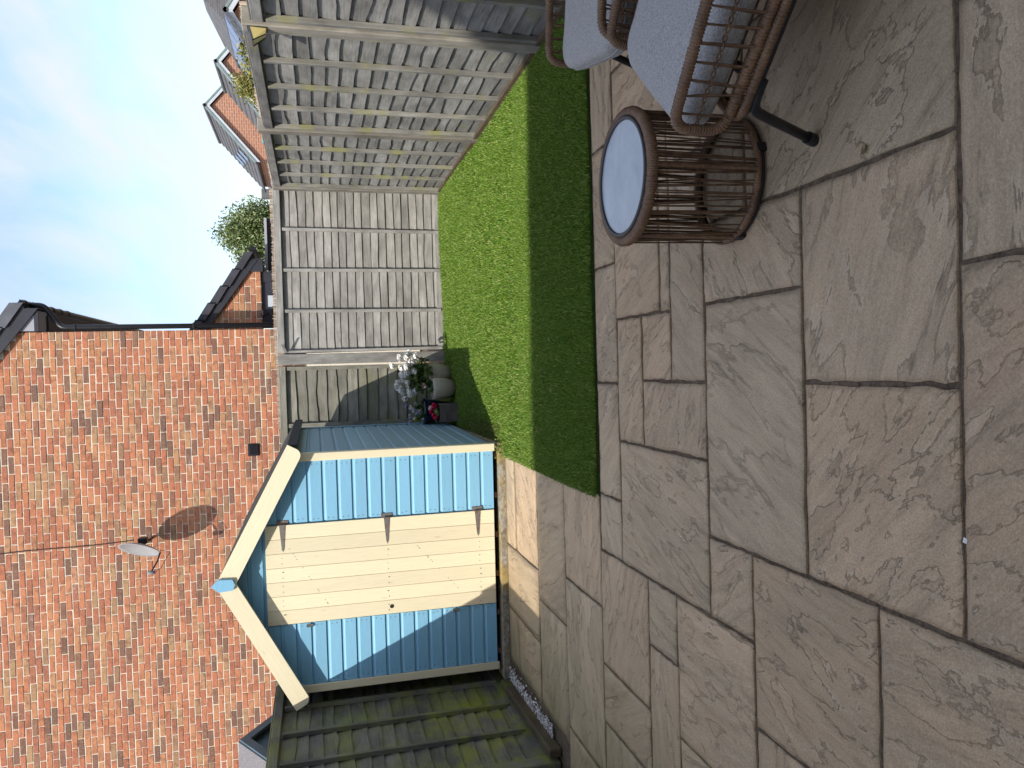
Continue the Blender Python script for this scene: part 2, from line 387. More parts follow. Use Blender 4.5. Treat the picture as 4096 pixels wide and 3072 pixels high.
def turf():
    g = G('turf_backing'); p = g.pos(); n = g.noise(p, 90, 4, .7)
    return g.done(g.ramp(n, [(.3, (.018, .035, .006)), (.7, (.05, .085, .016))]), .95, g.bump(n, .8, .01), 0, .1)
M['turf'] = turf()
def blade():
    g = G('grass_blade'); r = g.isl(); p = g.pos()
    c = g.ramp(r, [(0, (.065, .14, .012)), (.45, (.105, .215, .018)), (.8, (.165, .295, .032)), (.93, (.34, .42, .09)), (1, (.58, .56, .26))])
    big = g.noise(p, 1.6, 4, .6)
    c = g.mix(g.ramp(big, [(.4, 0.0), (.68, .45)]), c, (.17, .28, .035))
    return g.done(c, .5, None, 0, .35, **{'Transmission Weight': 0.0})
M['blade'] = blade()
def leafm(name, stops, rough=.5):
    g = G(name); return g.done(g.ramp(g.isl(), stops), rough, None, 0, .35)
M['leaf_tree'] = leafm('tree_leaf', [(0, (.07, .115, .03)), (.5, (.15, .215, .075)), (.85, (.27, .33, .14)), (1, (.42, .46, .25))])
M['leaf_bush'] = leafm('yellow_green_leaf', [(0, (.10, .12, .02)), (.5, (.20, .21, .045)), (1, (.36, .30, .08))])
M['leaf_ger'] = leafm('geranium_leaf', [(0, (.03, .065, .015)), (.6, (.065, .12, .03)), (1, (.14, .20, .05))])
M['weed'] = leafm('weed_leaf', [(0, (.05, .08, .012)), (1, (.17, .21, .04))])
def petal(name, c):
    g = G(name); return g.done(g.ramp(g.isl(), [(0, tuple(x*.78 for x in c)), (1, c)]), .55, None, 0, .2)
M['petal_white'] = petal('white_petal', (.92, .91, .89)); M['petal_pink'] = petal('pink_petal', (.72, .02, .11)); M['petal_lilac'] = petal('lilac_petal', (.48, .44, .68))
M['petal_blush'] = petal('blush_petal', (.80, .58, .55))
M['stem'] = plain('green_stem', (.10, .14, .04), .6); M['bark'] = plain('bark', (.12, .09, .065), .9, .4, 9, .8)
def potstone():
    g = G('speckled_stone_pot'); p = g.obj(); n = g.noise(p, 90, 4, .7); b = g.noise(p, 9, 4)
    c = g.ramp(n, [(.35, (.32, .30, .235)), (.6, (.52, .49, .40)), (.8, (.66, .63, .54))])
    return g.done(g.mix(g.ramp(b, [(.4, 0.0), (.7, .5)]), c, (.40, .37, .27)), .85, g.bump(n, .6, .004), 0, .2)
M['potstone'] = potstone()
M['navy'] = plain('navy_glaze', (.008, .014, .040), .18, .2, 5, .03, 0, .6)
M['soil'] = plain('soil', (.03, .022, .016), .95, .4, 40, .8)
def rattan():
    g = G('brown_rattan'); p = g.pos(); n = g.noise(p, 16, 4, .6); n2 = g.noise(g.map(p, (1, 1, 1)), 160, 2)
    c = g.ramp(n, [(.32, (.095, .050, .028)), (.55, (.185, .103, .056)), (.75, (.29, .18, .10))])
    return g.done(g.mix(.3, c, g.ramp(n2, [(.3, (.06, .035, .02)), (.7, (.34, .22, .14))])), .48, g.bump(n2, .2, .001), 0, .45)
M['rattan'] = rattan()
def strand():
    g = G('dark_rattan_strand'); p = g.pos(); n = g.noise(p, 30, 3)
    return g.done(g.ramp(n, [(.3, (.08, .046, .028)), (.7, (.20, .12, .07))]), .5, None, 0, .4)
M['strand'] = strand()
def fabric():
    g = G('grey_marl_fabric'); p = g.obj(); a = g.noise(g.map(p, (130, 420, 250)), 1, 3, .7); b = g.noise(g.map(p, (420, 130, 250), (3, 1, 2)), 1, 3, .7)
    n = g.math('MULTIPLY', g.math('ADD', a, b), .5); f = g.noise(p, 7, 4)
    c = g.ramp(n, [(.38, (.19, .186, .184)), (.62, (.53, .52, .515))])
    h = g.math('ADD', n, g.math('MULTIPLY', f, .0))
    nb = g.bump(f, .45, .03); return g.done(c, .9, g.bump(h, .35, .0015, nb), 0, .15, **{'Sheen Weight': .2})
M['fabric'] = fabric()
def tabletop():
    g = G('pale_stone_top'); p = g.obj(); n = g.noise(p, 6, 6, .65, .4)
    return g.done(g.ramp(n, [(.35, (.36, .39, .42)), (.65, (.47, .50, .53))]), .20, None, 0, .6)
M['tabletop'] = tabletop()
M['rim'] = plain('dark_rim', (.035, .033, .035), .4, .1, 20, .05)
M['dish'] = plain('grey_dish', (.29, .29, .30), .5, .08, 6, .05)
M['reed'] = leafm('reed', [(0, (.26, .19, .13)), (.5, (.42, .33, .25)), (1, (.55, .47, .39))], .8)
def pebble():
    g = G('pebble'); return g.done(g.ramp(g.isl(), [(0, (.16, .13, .12)), (.35, (.42, .38, .36)), (.7, (.62, .58, .55)), (1, (.80, .77, .73))]), .7, None, 0, .3)
M['pebble'] = pebble()
def amber():
    g = G('amber_lens'); return g.done((.62, .52, .22), .3, None, 0, .5)
M['amber'] = amber()
M['glass'] = plain('window_glass', (.05, .06, .07), .06, .1, 2, 0, 0, .8)
M['cable'] = plain('cable', (.05, .035, .04), .6)
M['teal'] = plain('teal_panel', (.05, .30, .30), .5)

# ================================================================== SETTING
gnd = MB().box((0, 40, -.13), (240, 240, .2)).build('ground', M['joint']); tag(gnd, kind='structure')
gnd.location.z = 0
# --- patio: joint bed and slabs -------------------------------------------------
bed = MB().box((-.22, 1.45, -.019), (4.8, 9.3, .018)).build('patio', M['joint']); tag(bed, kind='structure')
a, b, c, d, e, f, g_, h, i_, j = .527, .226, -.07, -.377, -.672, -.985, -1.293, -1.607, -1.924, -2.237
Y = dict(p=5.73, q=5.125, r=4.51, s=3.885, t=3.574, u=3.278, v=2.982, w=2.687, x=2.384, y=2.073, z=1.763, n=1.476)
SL = [  # x0,x1,y0,y1
 (.509, 1.12, 'Y', 3.574, 3.87), (1.12, 1.73, 'Y', 3.574, 3.87), (1.73, 2.04, 'Y', 3.574, 3.87), (-.09, .509, 'Y', 3.574, 3.87), (-.68, -.09, 'Y', 3.574, 3.87), (f, -.68, 'Y', 3.574, 3.872),
 (b, .83, 'Y', 3.075, 3.574), (b, .83, 'c', 2.982, 3.075), (.83, 1.44, 'Y', 2.982, 3.574), (1.44, 2.04, 'Y', 2.982, 3.574),
 (d, b, 'Y', 3.278, 3.574), (-.075, b, 'Y', 2.982, 3.278), (d, -.075, 'Y', 2.687, 3.278), (-.075, .83, 'Y', 2.687, 2.982), (.83, 1.44, 'Y', 2.687, 2.982), (1.44, 2.04, 'Y', 2.687, 2.982),
 (f, d, 'Y', 2.687, 3.574), (e, b, 'Y', 2.073, 2.687), (b, a, 'Y', 2.073, 2.687), (a, 1.14, 'Y', 2.384, 2.687), (1.14, 2.04, 'Y', 2.384, 2.687),
 (a, 1.14, 'Y', 1.476, 2.384), (1.14, 2.04, 'Y', 1.476, 2.384), (c, a, 'Y', 1.476, 2.073), (e, c, 'Y', 1.476, 2.073),
 (e, .215, 'Y', .87, 1.476), (.215, .82, 'Y', .57, 1.476), (.82, 1.43, 'Y', .57, 1.476), (1.43, 2.04, 'Y', .57, 1.476), (e, .215, 'Y', .27, .87),
 (f, e, 'Y', 2.384, 2.687), (-1.283, e, 'Y', 1.763, 2.384), (-1.57, e, 'Y', 1.16, 1.763), (-1.57, e, 'Y', .27, 1.16), (-2.5, -1.57, 'Y', .57, 1.16), (-2.5, -1.57, 'Y', 1.16, 1.763),
 (h, f, 'Y', 3.278, 3.885), (g_, f, 'Y', 2.982, 3.278), (-2.2, g_, 'Y', 2.982, 3.278), (-2.5, -2.2, 'Y', 2.982, 3.278), (-1.595, f, 'Y', 2.384, 2.982), (-2.5, -1.595, 'Y', 2.384, 2.982), (-1.89, -1.283, 'Y', 1.763, 2.384), (-2.5, -1.89, 'Y', 1.763, 2.384),
 (i_, h, 'Y', 3.278, 3.885), (-2.5, i_, 'Y', 3.278, 3.885), (-1.303, -.67, 'Y', 3.885, 4.515), (j, -1.303, 'Y', 3.885, 4.515), (-2.5, j, 'Y', 3.885, 4.515),
 (-1.612, -.66, 'Y', 4.515, 5.125), (-2.36, -1.612, 'Y', 4.515, 5.125), (-1.41, -.66, 'Y', 5.125, 5.73), (-1.41, -.66, 'Y', 5.73, 6.03), (i_, -1.41, 'Y', 5.125, 6.03), (-2.36, i_, 'Y', 5.125, 5.73), (-2.36, i_, 'Y', 5.73, 6.03),
 (.215, .82, 'Y', -.3, .57), (.82, 2.04, 'Y', -.3, .57), (e, .215, 'Y', -.3, .27), (-2.5, e, 'Y', -.3, .27), (-2.5, -1.57, 'Y', .27, .57)]
def slab(k, x0, x1, y0, y1, gap):
    W, D = x1-x0, y1-y0; ga = gap
    nx, ny = max(6, int(W/.02)), max(6, int(D/.02))
    near = y0 < 4.0
    if not near: nx, ny = max(5, int(W/.05)), max(5, int(D/.05))
    xs = np.linspace(ga-W/2, W/2-ga, nx); ys = np.linspace(ga-D/2, D/2-ga, ny)
    X, Yg = np.meshgrid(xs, ys)
    hgt = vnoise(nx, ny, 3, 3, k)*.5+vnoise(nx, ny, 9, 7, k+99)*.3+vnoise(nx, ny, 20, 20, k+7)*.2
    st = np.floor(hgt*5)/5*.5+hgt*.5
    Z = (st-.5)*.007
    ed = np.minimum(np.minimum(X+W/2-ga, W/2-ga-X), np.minimum(Yg+D/2-ga, D/2-ga-Yg))
    Z = Z-np.where(ed < .012, (.012-ed)*.30, 0)
    jx = np.interp(np.linspace(0, 1, ny), np.linspace(0, 1, 14), rng.normal(0, .0019, 14)); jx2 = np.interp(np.linspace(0, 1, ny), np.linspace(0, 1, 14), rng.normal(0, .0019, 14))
    jy = np.interp(np.linspace(0, 1, nx), np.linspace(0, 1, 14), rng.normal(0, .0019, 14)); jy2 = np.interp(np.linspace(0, 1, nx), np.linspace(0, 1, 14), rng.normal(0, .0019, 14))
    X[:, 0] += jx; X[:, -1] += jx2; Yg[0, :] += jy; Yg[-1, :] += jy2
    V = np.stack([X, Yg, Z], -1).reshape(-1, 3)
    idx = np.arange(nx*ny).reshape(ny, nx)
    F = np.stack([idx[:-1, :-1], idx[:-1, 1:], idx[1:, 1:], idx[1:, :-1]], -1).reshape(-1, 4)
    ring = np.concatenate([idx[0, :-1], idx[:-1, -1], idx[-1, :0:-1], idx[:0:-1, 0]])
    Vb = V[ring].copy(); Vb[:, 2] = -.03; nb = len(V); m = len(ring); r2 = np.arange(m)+nb
    Fs = np.stack([ring, r2, np.roll(r2, -1), np.roll(ring, -1)], -1)
    me = fast_mesh('paving_slab', np.vstack([V, Vb]), np.vstack([F, Fs]))
    sm = np.zeros(len(me.polygons), bool); sm[:len(F)] = True; me.polygons.foreach_set('use_smooth', sm)
    o = link('paving_slab', me, M['stone'], bed); o.location = ((x0+x1)/2, (y0+y1)/2, rng.normal(0, .0012))
    o.rotation_euler = (rng.normal(0, .0012), rng.normal(0, .0012), rng.normal(0, .0008))
for k, (x0, x1, t, y0, y1) in enumerate(SL): slab(k*13+5, x0, x1, y0, y1, .003 if t == 'c' else .0072)
# --- lawn ----------------------------------------------------------------------
def lawn_h(x, y): return .010+.010*(1+np.sin(x*2.1+.7)*np.sin(y*1.3))*np.clip((y-3.88)*2, 0, 1)+.003*np.sin(x*5+y*3)
LX0, LX1, LY0, LY1 = -.705, 2.02, 3.885, 8.80
nx, ny = 40, 70
X, Yg = np.meshgrid(np.linspace(LX0, LX1, nx), np.linspace(LY0, LY1, ny)); Z = lawn_h(X, Yg)-.006
Z[0, :] = -.005; Z[:, 0] = -.005
idx = np.arange(nx*ny).reshape(ny, nx)
F = np.stack([idx[:-1, :-1], idx[:-1, 1:], idx[1:, 1:], idx[1:, :-1]], -1).reshape(-1, 4)
lawn = link('lawn', fast_mesh('lawn', np.stack([X, Yg, Z], -1).reshape(-1, 3), F), M['turf'], None, True); tag(lawn, kind='structure')
def blades(n, x0, x1, y0, y1, hmin, hmax, wid, hf):
    x = rng.uniform(x0, x1, n); y = rng.uniform(y0, y1, n); z = hf(x, y)-.004
    hh = rng.uniform(hmin, hmax, n); az_ = rng.uniform(0, 2*np.pi, n); ln = rng.uniform(.1, .9, n)*hh; tw = rng.uniform(0, 2*np.pi, n); wd = wid*rng.uniform(.7, 1.3, n)
    ca, sa = np.cos(az_), np.sin(az_); ct, st = np.cos(tw)*wd/2, np.sin(tw)*wd/2
    V = np.zeros((n, 5, 3))
    V[:, 0] = np.stack([x-ct, y-st, z], -1); V[:, 1] = np.stack([x+ct, y+st, z], -1)
    mxx, myy, mz = x+ca*ln*.35, y+sa*ln*.35, z+hh*.62
    V[:, 2] = np.stack([mxx+ct*.8, myy+st*.8, mz], -1); V[:, 3] = np.stack([mxx-ct*.8, myy-st*.8, mz], -1)
    V[:, 4] = np.stack([x+ca*ln, y+sa*ln, z+hh], -1)
    b0 = np.arange(n)*5
    F = np.concatenate([np.stack([b0, b0+1, b0+2], -1), np.stack([b0, b0+2, b0+3], -1), np.stack([b0+3, b0+2, b0+4], -1)])
    return V.reshape(-1, 3), F
parts = [blades(230000, LX0-.002, LX1, LY0-.001, 5.4, .011, .024, .0026, lawn_h), blades(150000, LX0-.002, LX1, 5.4, LY1, .013, .027, .0039, lawn_h)]
V0, F0 = parts[0]; V1, F1 = parts[1]
gr = link('grass', fast_mesh('grass', np.vstack([V0, V1]), np.vstack([F0, F1+len(V0)])), M['blade'])
tag(gr, 'short artificial green grass filling the lawn before the fences', 'grass', kind='stuff')

# ================================================================== FENCES
def plank_mesh(L, W, T, seg=22, wav=0.0, wavt=0.0, taper=1.0, sag=0.0, warp=0.0):
    """board along local x, thickness in y (front +), width in z; lower edge waney"""
    t = np.linspace(0, 1, seg+1)
    def wv(s):
        if s == 0: return np.zeros(seg+1)
        k = max(4, seg//3); a_ = np.interp(t, np.linspace(0, 1, k), rng.normal(0, s, k)); b_ = np.interp(t, np.linspace(0, 1, seg), rng.normal(0, s*.3, seg)); return a_+b_
    lo = -W/2+wv(wav)+sag*np.sin(np.pi*t); hi = W/2+wv(wavt)+sag*np.sin(np.pi*t)*.6; bw = wv(warp)
    V = np.zeros((seg+1, 4, 3)); V[:, :, 0] = ((t-.5)*L)[:, None]
    V[:, 0, 1] = T/2+bw; V[:, 1, 1] = T/2*taper+bw; V[:, 2, 1] = -T/2*taper+bw; V[:, 3, 1] = -T/2+bw
    V[:, 0, 2] = lo; V[:, 1, 2] = hi; V[:, 2, 2] = hi; V[:, 3, 2] = lo
    F = [(s*4+k, s*4+(k+1) % 4, s*4+4+(k+1) % 4, s*4+4+k) for s in range(seg) for k in range(4)]
    F = [q[::-1] for q in F]+[(0, 1, 2, 3), (seg*4+3, seg*4+2, seg*4+1, seg*4)]
    me = bpy.data.meshes.new('board'); me.from_pydata([tuple(p) for p in V.reshape(-1, 3)], [], F); me.update(); return me
def stick(name, p0, p1, w_, t_, mat, parent, ch=.003, roll=0):
    """straight timber from p0 to p1, its grain along it; w_ across (local z), t_ deep (local y)"""
    p0, p1 = Vector(p0), Vector(p1); L = (p1-p0).length
    me = MB().box((0, 0, 0), (L, t_, w_), None, ch).mesh(name); o = link(name, me, mat, parent)
    xa = (p1-p0).normalized(); ya = Vector((0, 1, 0)) if abs(xa.y) < .9 else Vector((1, 0, 0))
    za = xa.cross(ya).normalized(); ya = za.cross(xa)
    m = Matrix((xa, ya, za)).transposed().to_4x4(); m.translation = (p0+p1)/2
    o.matrix_basis = m @ Matrix.Rotation(roll, 4, 'X'); return o
def panel(root, x0, x1, mat, bmat, rows=18, z0=.05, z1=1.80, wav=.006, gap=0.0, battens=True, T=.014, tilt=.125, rail=True):
    L = x1-x0-.012; xc = (x0+x1)/2; pitch = (z1-z0)/rows
    zc = z0
    for k in range(rows):
        W = pitch*1.42-gap*rng.uniform(0, 1)
        me = plank_mesh(L-.02, W, T, 26, wav*rng.uniform(.4, 1.5), wav*.4, .7, rng.normal(0, wav*.6), .0012); me.materials.append(mat)
        o = link('board', me, None, root)
        o.matrix_basis = Matrix.Translation((xc, .013, z0+pitch*(k+.5)+rng.normal(0, .004))) @ Matrix.Rotation(rng.normal(0, .003), 4, 'Y') @ Matrix.Rotation(tilt+rng.normal(0, .012), 4, 'X')
    if battens:
        for q in range(5):
            bx_ = x0+.022+(x1-x0-.044)*q/4
            stick('batten', (bx_+rng.normal(0, .004), .042, z0-.01), (bx_+rng.normal(0, .004), .042, z1-.03), .034, .036, bmat, root)
    if rail: stick('top_rail', (x0+.004, .042, z1+.016), (x1-.004, .042, z1+.016), .062, .040, mat, root)
    stick('capping', (x0, .015, z1+.054), (x1, .015, z1+.054), .012, .075, mat, root)
# right fence: local x runs to the far corner, local y faces the lawn
fr = thing('garden_fence', 'grey waney-board fence with pale battens along right side of lawn', 'fence', (2.075, 0, 0), R(90), 'boundary fences')
panel(fr, .86, 2.69, M['fence'], M['batten'], 17, z1=1.672); panel(fr, 2.80, 4.635, M['fence'], M['batten'], 17, z1=1.692); panel(fr, 4.745, 6.605, M['fence'], M['batten'], 17, z1=1.742); panel(fr, 6.715, 8.62, M['fence'], M['batten'], 17, z1=1.770)
for yp, top in ((.80, 1.74), (2.745, 1.76), (4.69, 1.800), (6.66, 1.850), (8.68, 1.842)): stick('post', (yp, .02, 0), (yp, .02, top), .10, .11, M['post'], fr, .006)
stick('edging_board', (.8, .055, .025), (8.7, .055, .025), .07, .03, M['sleeper'], fr)
# back fence: local x runs to the left (-X), local y faces the lawn
fb = thing('garden_fence', 'grey lapped-board fence across the far end of the lawn', 'fence', (0, 8.845, 0), R(180), 'boundary fences')
panel(fb, -2.06, -.235, M['fence_back'], M['fence_back'], 20, .04, 1.79, .0035, .012, T=.012, tilt=.115)
panel(fb, -.095, 1.74, M['fence_wet'], M['fence_wet'], 16, .04, 1.79, .010, .030, battens=False, T=.013, tilt=.125)
for bx_ in (-.065, .565): stick('batten', (bx_, .042, .03), (bx_, .042, 1.76), .044, .034, M['fence_wet'], fb)
stick('post', (-.165, .045, 0), (-.165, .045, 1.855), .115, .10, M['fence_back'], fb, .006)
stick('post', (-2.11, .03, 0), (-2.11, .03, 1.86), .075, .07, M['fence_back'], fb, .006)
stick('gravel_board', (-2.06, .03, .03), (-.235, .03, .03), .10, .025, M['fence_back'], fb)
sp = stick('splinter', (-.24, .06, 1.76), (-.33, .16, 1.80), .03, .012, M['fence_back'], fb)
# left fence: local x runs towards the camera (-Y), local y faces right
fl = thing('garden_fence', 'dark fence green with algae at the left beside the shed', 'fence', (-2.635, 0, 0), R(-90), 'boundary fences')
panel(fl, -6.635, -4.815, M['fence_left'], M['fence_left'], 17, .10, 1.80, .007); panel(fl, -4.70, -2.85, M['fence_left'], M['fence_left'], 17, .10, 1.80, .007); panel(fl, -2.73, -.90, M['fence_left'], M['fence_left'], 17, .10, 1.80, .007)
panel(fl, -8.70, -6.74, M['fence_left'], M['fence_left'], 17, .10, 1.80, .007, battens=False)
for yp in (-6.69, -4.757, -2.79, -.84): stick('post', (yp, .03, 0), (yp, .03, 1.86), .105, .11, M['fence_left'], fl, .006)
stick('gravel_board', (-6.64, .025, .05), (-2.85, .025, .05), .11, .03, M['fence_left'], fl)
edg = stick('timber_edging', (-2.555, 6.05, .035), (-2.49, 4.70, .035), .085, .06, M['sleeper'], None, .008)
tag(edg, 'brown timber edging board lying along the foot of the left fence', 'edging')
def reeds(name, label, p0, p1, z0, z1, z2, n, droop):
    p0, p1 = np.array(p0), np.array(p1); mb = MB()
    for k in range(n):
        t = (k+.5)/n+rng.normal(0, .1)/n; q = p0+(p1-p0)*t; top = z1+(z2-z1)*t+droop*math.sin(t*17+1)*math.sin(t*7)+rng.normal(0, .004)
        mb.tube([(q[0], q[1], z0), (q[0], q[1], top)], .0042, 4)
    return tag(mb.build(name, M['reed'], None), label, 'reed screen')
reeds('reed_screen', 'reed screen tips showing above the right fence', (2.11, 4.6), (2.11, 8.75), 1.45, 1.800, 1.862, 400, .012)
reeds('reed_screen', 'reed screen tips showing above the far fence', (2.06, 8.90), (-.6, 8.90), 1.55, 1.885, 1.885, 270, .008)

# ================================================================== BRICK HOUSE (neighbour's gable wall)
HX, HY = .63, 11.0
house = thing('brick_house', 'red brick gable wall of the neighbouring house behind the shed', 'house', (0, 0, 0))
RX = -3.6; EZ = 5.20; PIT = .78
def roofz(x): return EZ+(HX-x)*PIT if x > RX else EZ+(HX-RX)*PIT-(RX-x)*PIT
mb = MB().extrude([(-7.8, .0), (HX, .0), (HX, EZ), (RX, EZ+(HX-RX)*PIT), (-7.8, EZ)], 'y', HY-.0008, HY+.30)
mb.build('wall', M['mortar'], house)
sw = MB().box((HX-.15, HY+3.8, 2.47), (.296, 6.98, 4.94)).build('side_wall', M['farbrick'], house)
BL, BH = .215, .065
def brick_mb(seed):
    r_ = np.random.default_rng(seed); m = MB(); m.box((0, 0, 0), (BL, .05, BH), None, .004)
    m.v = [(x+r_.normal(0, .0012), y, z+r_.normal(0, .0014)) for x, y, z in m.v]; return m
protos = [brick_mb(k).mesh('brick') for k in range(10)]
for q in protos: q.materials.append(M['brick'])
pmb = [brick_mb(k) for k in range(10)]
cells = []; row = 0; z = 1.60+.0375
while z < 8.6:
    x = HX-.0-(BL/2 if row % 2 == 0 else -.0)
    first = True
    off = 0 if row % 2 == 0 else .1125
    k = 0
    while True:
        if row % 2 == 1 and k == 0: x0, x1 = HX-.1025, HX
        else:
            s_ = HX-(k*.225 if row % 2 == 0 else .1125+(k-1)*.225); x0, x1 = s_-BL, s_
        if x0 < -7.8: break
        xc = (x0+x1)/2
        if z+.04 < roofz(x1 if xc > RX else x0)-.02: cells.append((xc, z, x1-x0))
        k += 1
    row += 1; z += .075
def hidden(x, zz_):
    X_, Z_ = x*6.1/HY, CAM_H+(zz_-CAM_H)*6.1/HY
    return zz_ < 1.98 or (abs(X_+1.53) < 1.0 and Z_ < 2.24-.55*abs(X_+1.53)) or zz_ > 5.25
vis = sorted([q for q in cells if not hidden(q[0], q[1]) and q[2] > .2], key=lambda q: q[0]**2+HY**2+(q[1]-CAM_H)**2)[:300]
vs = set(vis); many = MB()
for q in cells:
    dy = float(np.clip(rng.normal(-.002, .0018), -.005, .001)); dz = rng.normal(0, .0016)
    if q in vs:
        o = link('brick', protos[rng.integers(10)], None, house); o.location = (q[0], HY+.020+dy, q[1]+dz); o.rotation_euler = (0, rng.normal(0, .006), rng.normal(0, .006))
    else:
        p_ = pmb[rng.integers(10)]; sx = q[2]/BL; ry = rng.normal(0, .007)
        many.add([(q[0]+v[0]*sx, HY+.020+dy+v[1], q[1]+dz+v[2]+v[0]*ry) for v in p_.v], p_.f)
many.build('brickwork', M['brick_many'], house, kind='stuff')
# roof verge, barge board, eave box, gutter and downpipe
def along(x, dz, y): return (x, y, roofz(x)+dz)
bb = MB()
bb.extrude([(HX+.30, roofz(HX+.30)-.13), (RX, roofz(RX)-.13), (RX, roofz(RX)+.10), (HX+.30, roofz(HX+.30)+.10)], 'y', HY-.085, HY-.06)
bb.build('barge_board', M['anthracite'], house)
MB().extrude([(HX+.30, roofz(HX+.30)-.09), (RX, roofz(RX)-.09), (RX, roofz(RX)-.03), (HX+.30, roofz(HX+.30)-.03)], 'y', HY-.06, HY+.02).build('soffit', M['lightpanel'], house)
for k in range(12):
    xa = HX+.37-k*.30; xb = xa-.315
    za, zb = roofz(xa)+.155+.02, roofz(xb)+.155-.012
    v = MB().extrude([(xa, za-.10), (xb, zb-.10), (xb, zb+.055), (xa, za+.055)], 'y', HY-.125, HY+.10)
    v.build('verge_tile', M['verge'], house)
MB().extrude([(HX+.015, 4.868), (HX+.275, 4.868), (HX+.275, 4.99), (HX+.015, 5.19)], 'y', HY-.045, HY+.30).build('eave_box', M['lightpanel'], house)
fr_ = MB().box((HX+.145, HY-.052, 4.868), (.275, .02, .05)); fr_.box((HX+.262, HY-.053, 4.95), (.05, .022, .16)); fr_.build('eave_box_trim', M['anthracite'], house)
MB().box((HX+.14, HY+3.75, 4.862), (.26, 6.8, .02)).build('eave_soffit', M['anthracite'], house)
MB().box((HX+.287, HY+3.75, 4.96), (.02, 6.8, .22)).build('fascia', M['anthracite'], house)
rf = MB().extrude([(HX+.36, roofz(HX+.36)+.08), (RX, roofz(RX)+.08), (RX, roofz(RX)+.15), (HX+.36, roofz(HX+.36)+.15)], 'y', HY-.04, HY+7.2)
rf.extrude([(-8.1, roofz(-8.1)+.08), (-8.1, roofz(-8.1)+.15), (RX, roofz(RX)+.15), (RX, roofz(RX)+.08)], 'y', HY-.04, HY+7.2)
rf.build('roof', M['rooftile_dark'], house)
gt = MB()
prof = [(.055*math.cos(t_), .055*math.sin(t_)) for t_ in np.linspace(math.pi, 2*math.pi, 9)]
gx, gz = HX+.36, 5.045
gt.extrude([(gx+p, gz+q) for p, q in prof], 'y', HY-.08, HY+7.0); gt.build('gutter', M['black'], house)
for k in range(6): MB().tube([(gx, HY+.03+.35*k, gz-.002), (gx, HY+.08+.35*k, gz-.002)], .062, 12).build('gutter_bracket', M['black'], house)
dp = MB(); P_ = arc_path([(gx, HY+.62, gz-.03), (gx, HY+.62, gz-.18), (HX+.068, HY+.22, gz-.40), (HX+.068, HY+.06, .1)], .07, 6, False)
P_ = arc_path([(gx, HY+.16, gz-.03), (gx, HY+.16, gz-.20), (HX+.062, HY+.08, gz-.42), (HX+.062, HY+.08, .05)], .07, 6, False)
dp.tube(P_, .034, 14); dp.build('downpipe', M['black'], house, True)
for zc in (4.46, 3.02, 1.9): MB().box((HX+.062, HY+.08, zc), (.086, .08, .035), None, .008).build('pipe_clip', M['black'], house)
vt = MB().box((-1.008, HY-.012, 2.308), (.165, .02, .15), None, .004); v_ = vt.build('air_vent', M['black'], house)
for k in range(9): MB().box((-1.008, HY-.026, 2.255+k*.0135), (.135, .016, .006), Matrix.Rotation(.5, 3, 'X')).build('louvre', M['anthracite'], v_)
cab = MB(); zs = np.linspace(3.85, 6.0, 30); cab.tube([(-2.12-.03*(zq-3.85)+.008*math.sin(zq*4), HY-.012, zq) for zq in zs], .006, 6); cab.build('aerial_cable', M['cable'], house)

# satellite dish: own thing on the wall
dr = thing('satellite_dish', 'grey satellite dish on bracket high on the brick wall', 'satellite dish', (-2.13, HY-.02, 3.62))
D0 = MB(); n = 30; m_ = 9; V = []; F = []
for a_ in range(m_+1):
    rr = a_/m_
    for k in range(n):
        t_ = 2*math.pi*k/n; V.append((rr*.215*math.cos(t_), rr*.26*math.sin(t_), .07*rr*rr))
for a_ in range(m_):
    for k in range(n): F.append((a_*n+k, a_*n+(k+1) % n, (a_+1)*n+(k+1) % n, (a_+1)*n+k))
D0.add(V, F); do = D0.build('reflector', M['dish'], dr, True)
sd = do.modifiers.new('thick', 'SOLIDIFY'); sd.thickness = .008
dn = Vector((-.82, -.52, .22)).normalized()       # the dish looks out to the left and up
up_ = Vector((0, 0, 1)); yy = (up_-dn*up_.dot(dn)).normalized(); xx_ = yy.cross(dn)
dm = Matrix((xx_, yy, dn)).transposed().to_4x4(); dm.translation = Vector((.02, -.36, .06)); do.matrix_basis = dm
MB().tube([(.03, 0, 0), (.03, -.14, 0), (.045, -.34, .05)], .02, 10).build('bracket', M['black'], dr)
MB().box((.06, -.30, .05), (.08, .10, .11), None, .01).build('mount_clamp', M['black'], dr)
foot_ = dm @ Vector((0, -.25, .06)); lnb = foot_+dn*.27+Vector((0, 0, .03))
MB().tube([foot_, foot_+dn*.12+Vector((0, 0, -.005)), lnb], .011, 8).build('feed_arm', M['anthracite'], dr)
lb = MB().tube([lnb+Vector((0, 0, .035)), lnb+Vector((0, 0, .03)), lnb-Vector((0, 0, .05))], [.026, .028, .022], 12); lb.build('feed_horn', M['dish'], dr, True)
MB().tube([lnb-Vector((0, 0, .05)), lnb+Vector((.05, 0, -.12)), foot_+Vector((0, -.02, -.12)), foot_+Vector((.02, 0, 0))], .004, 6).build('feed_cable', M['cable'], dr)

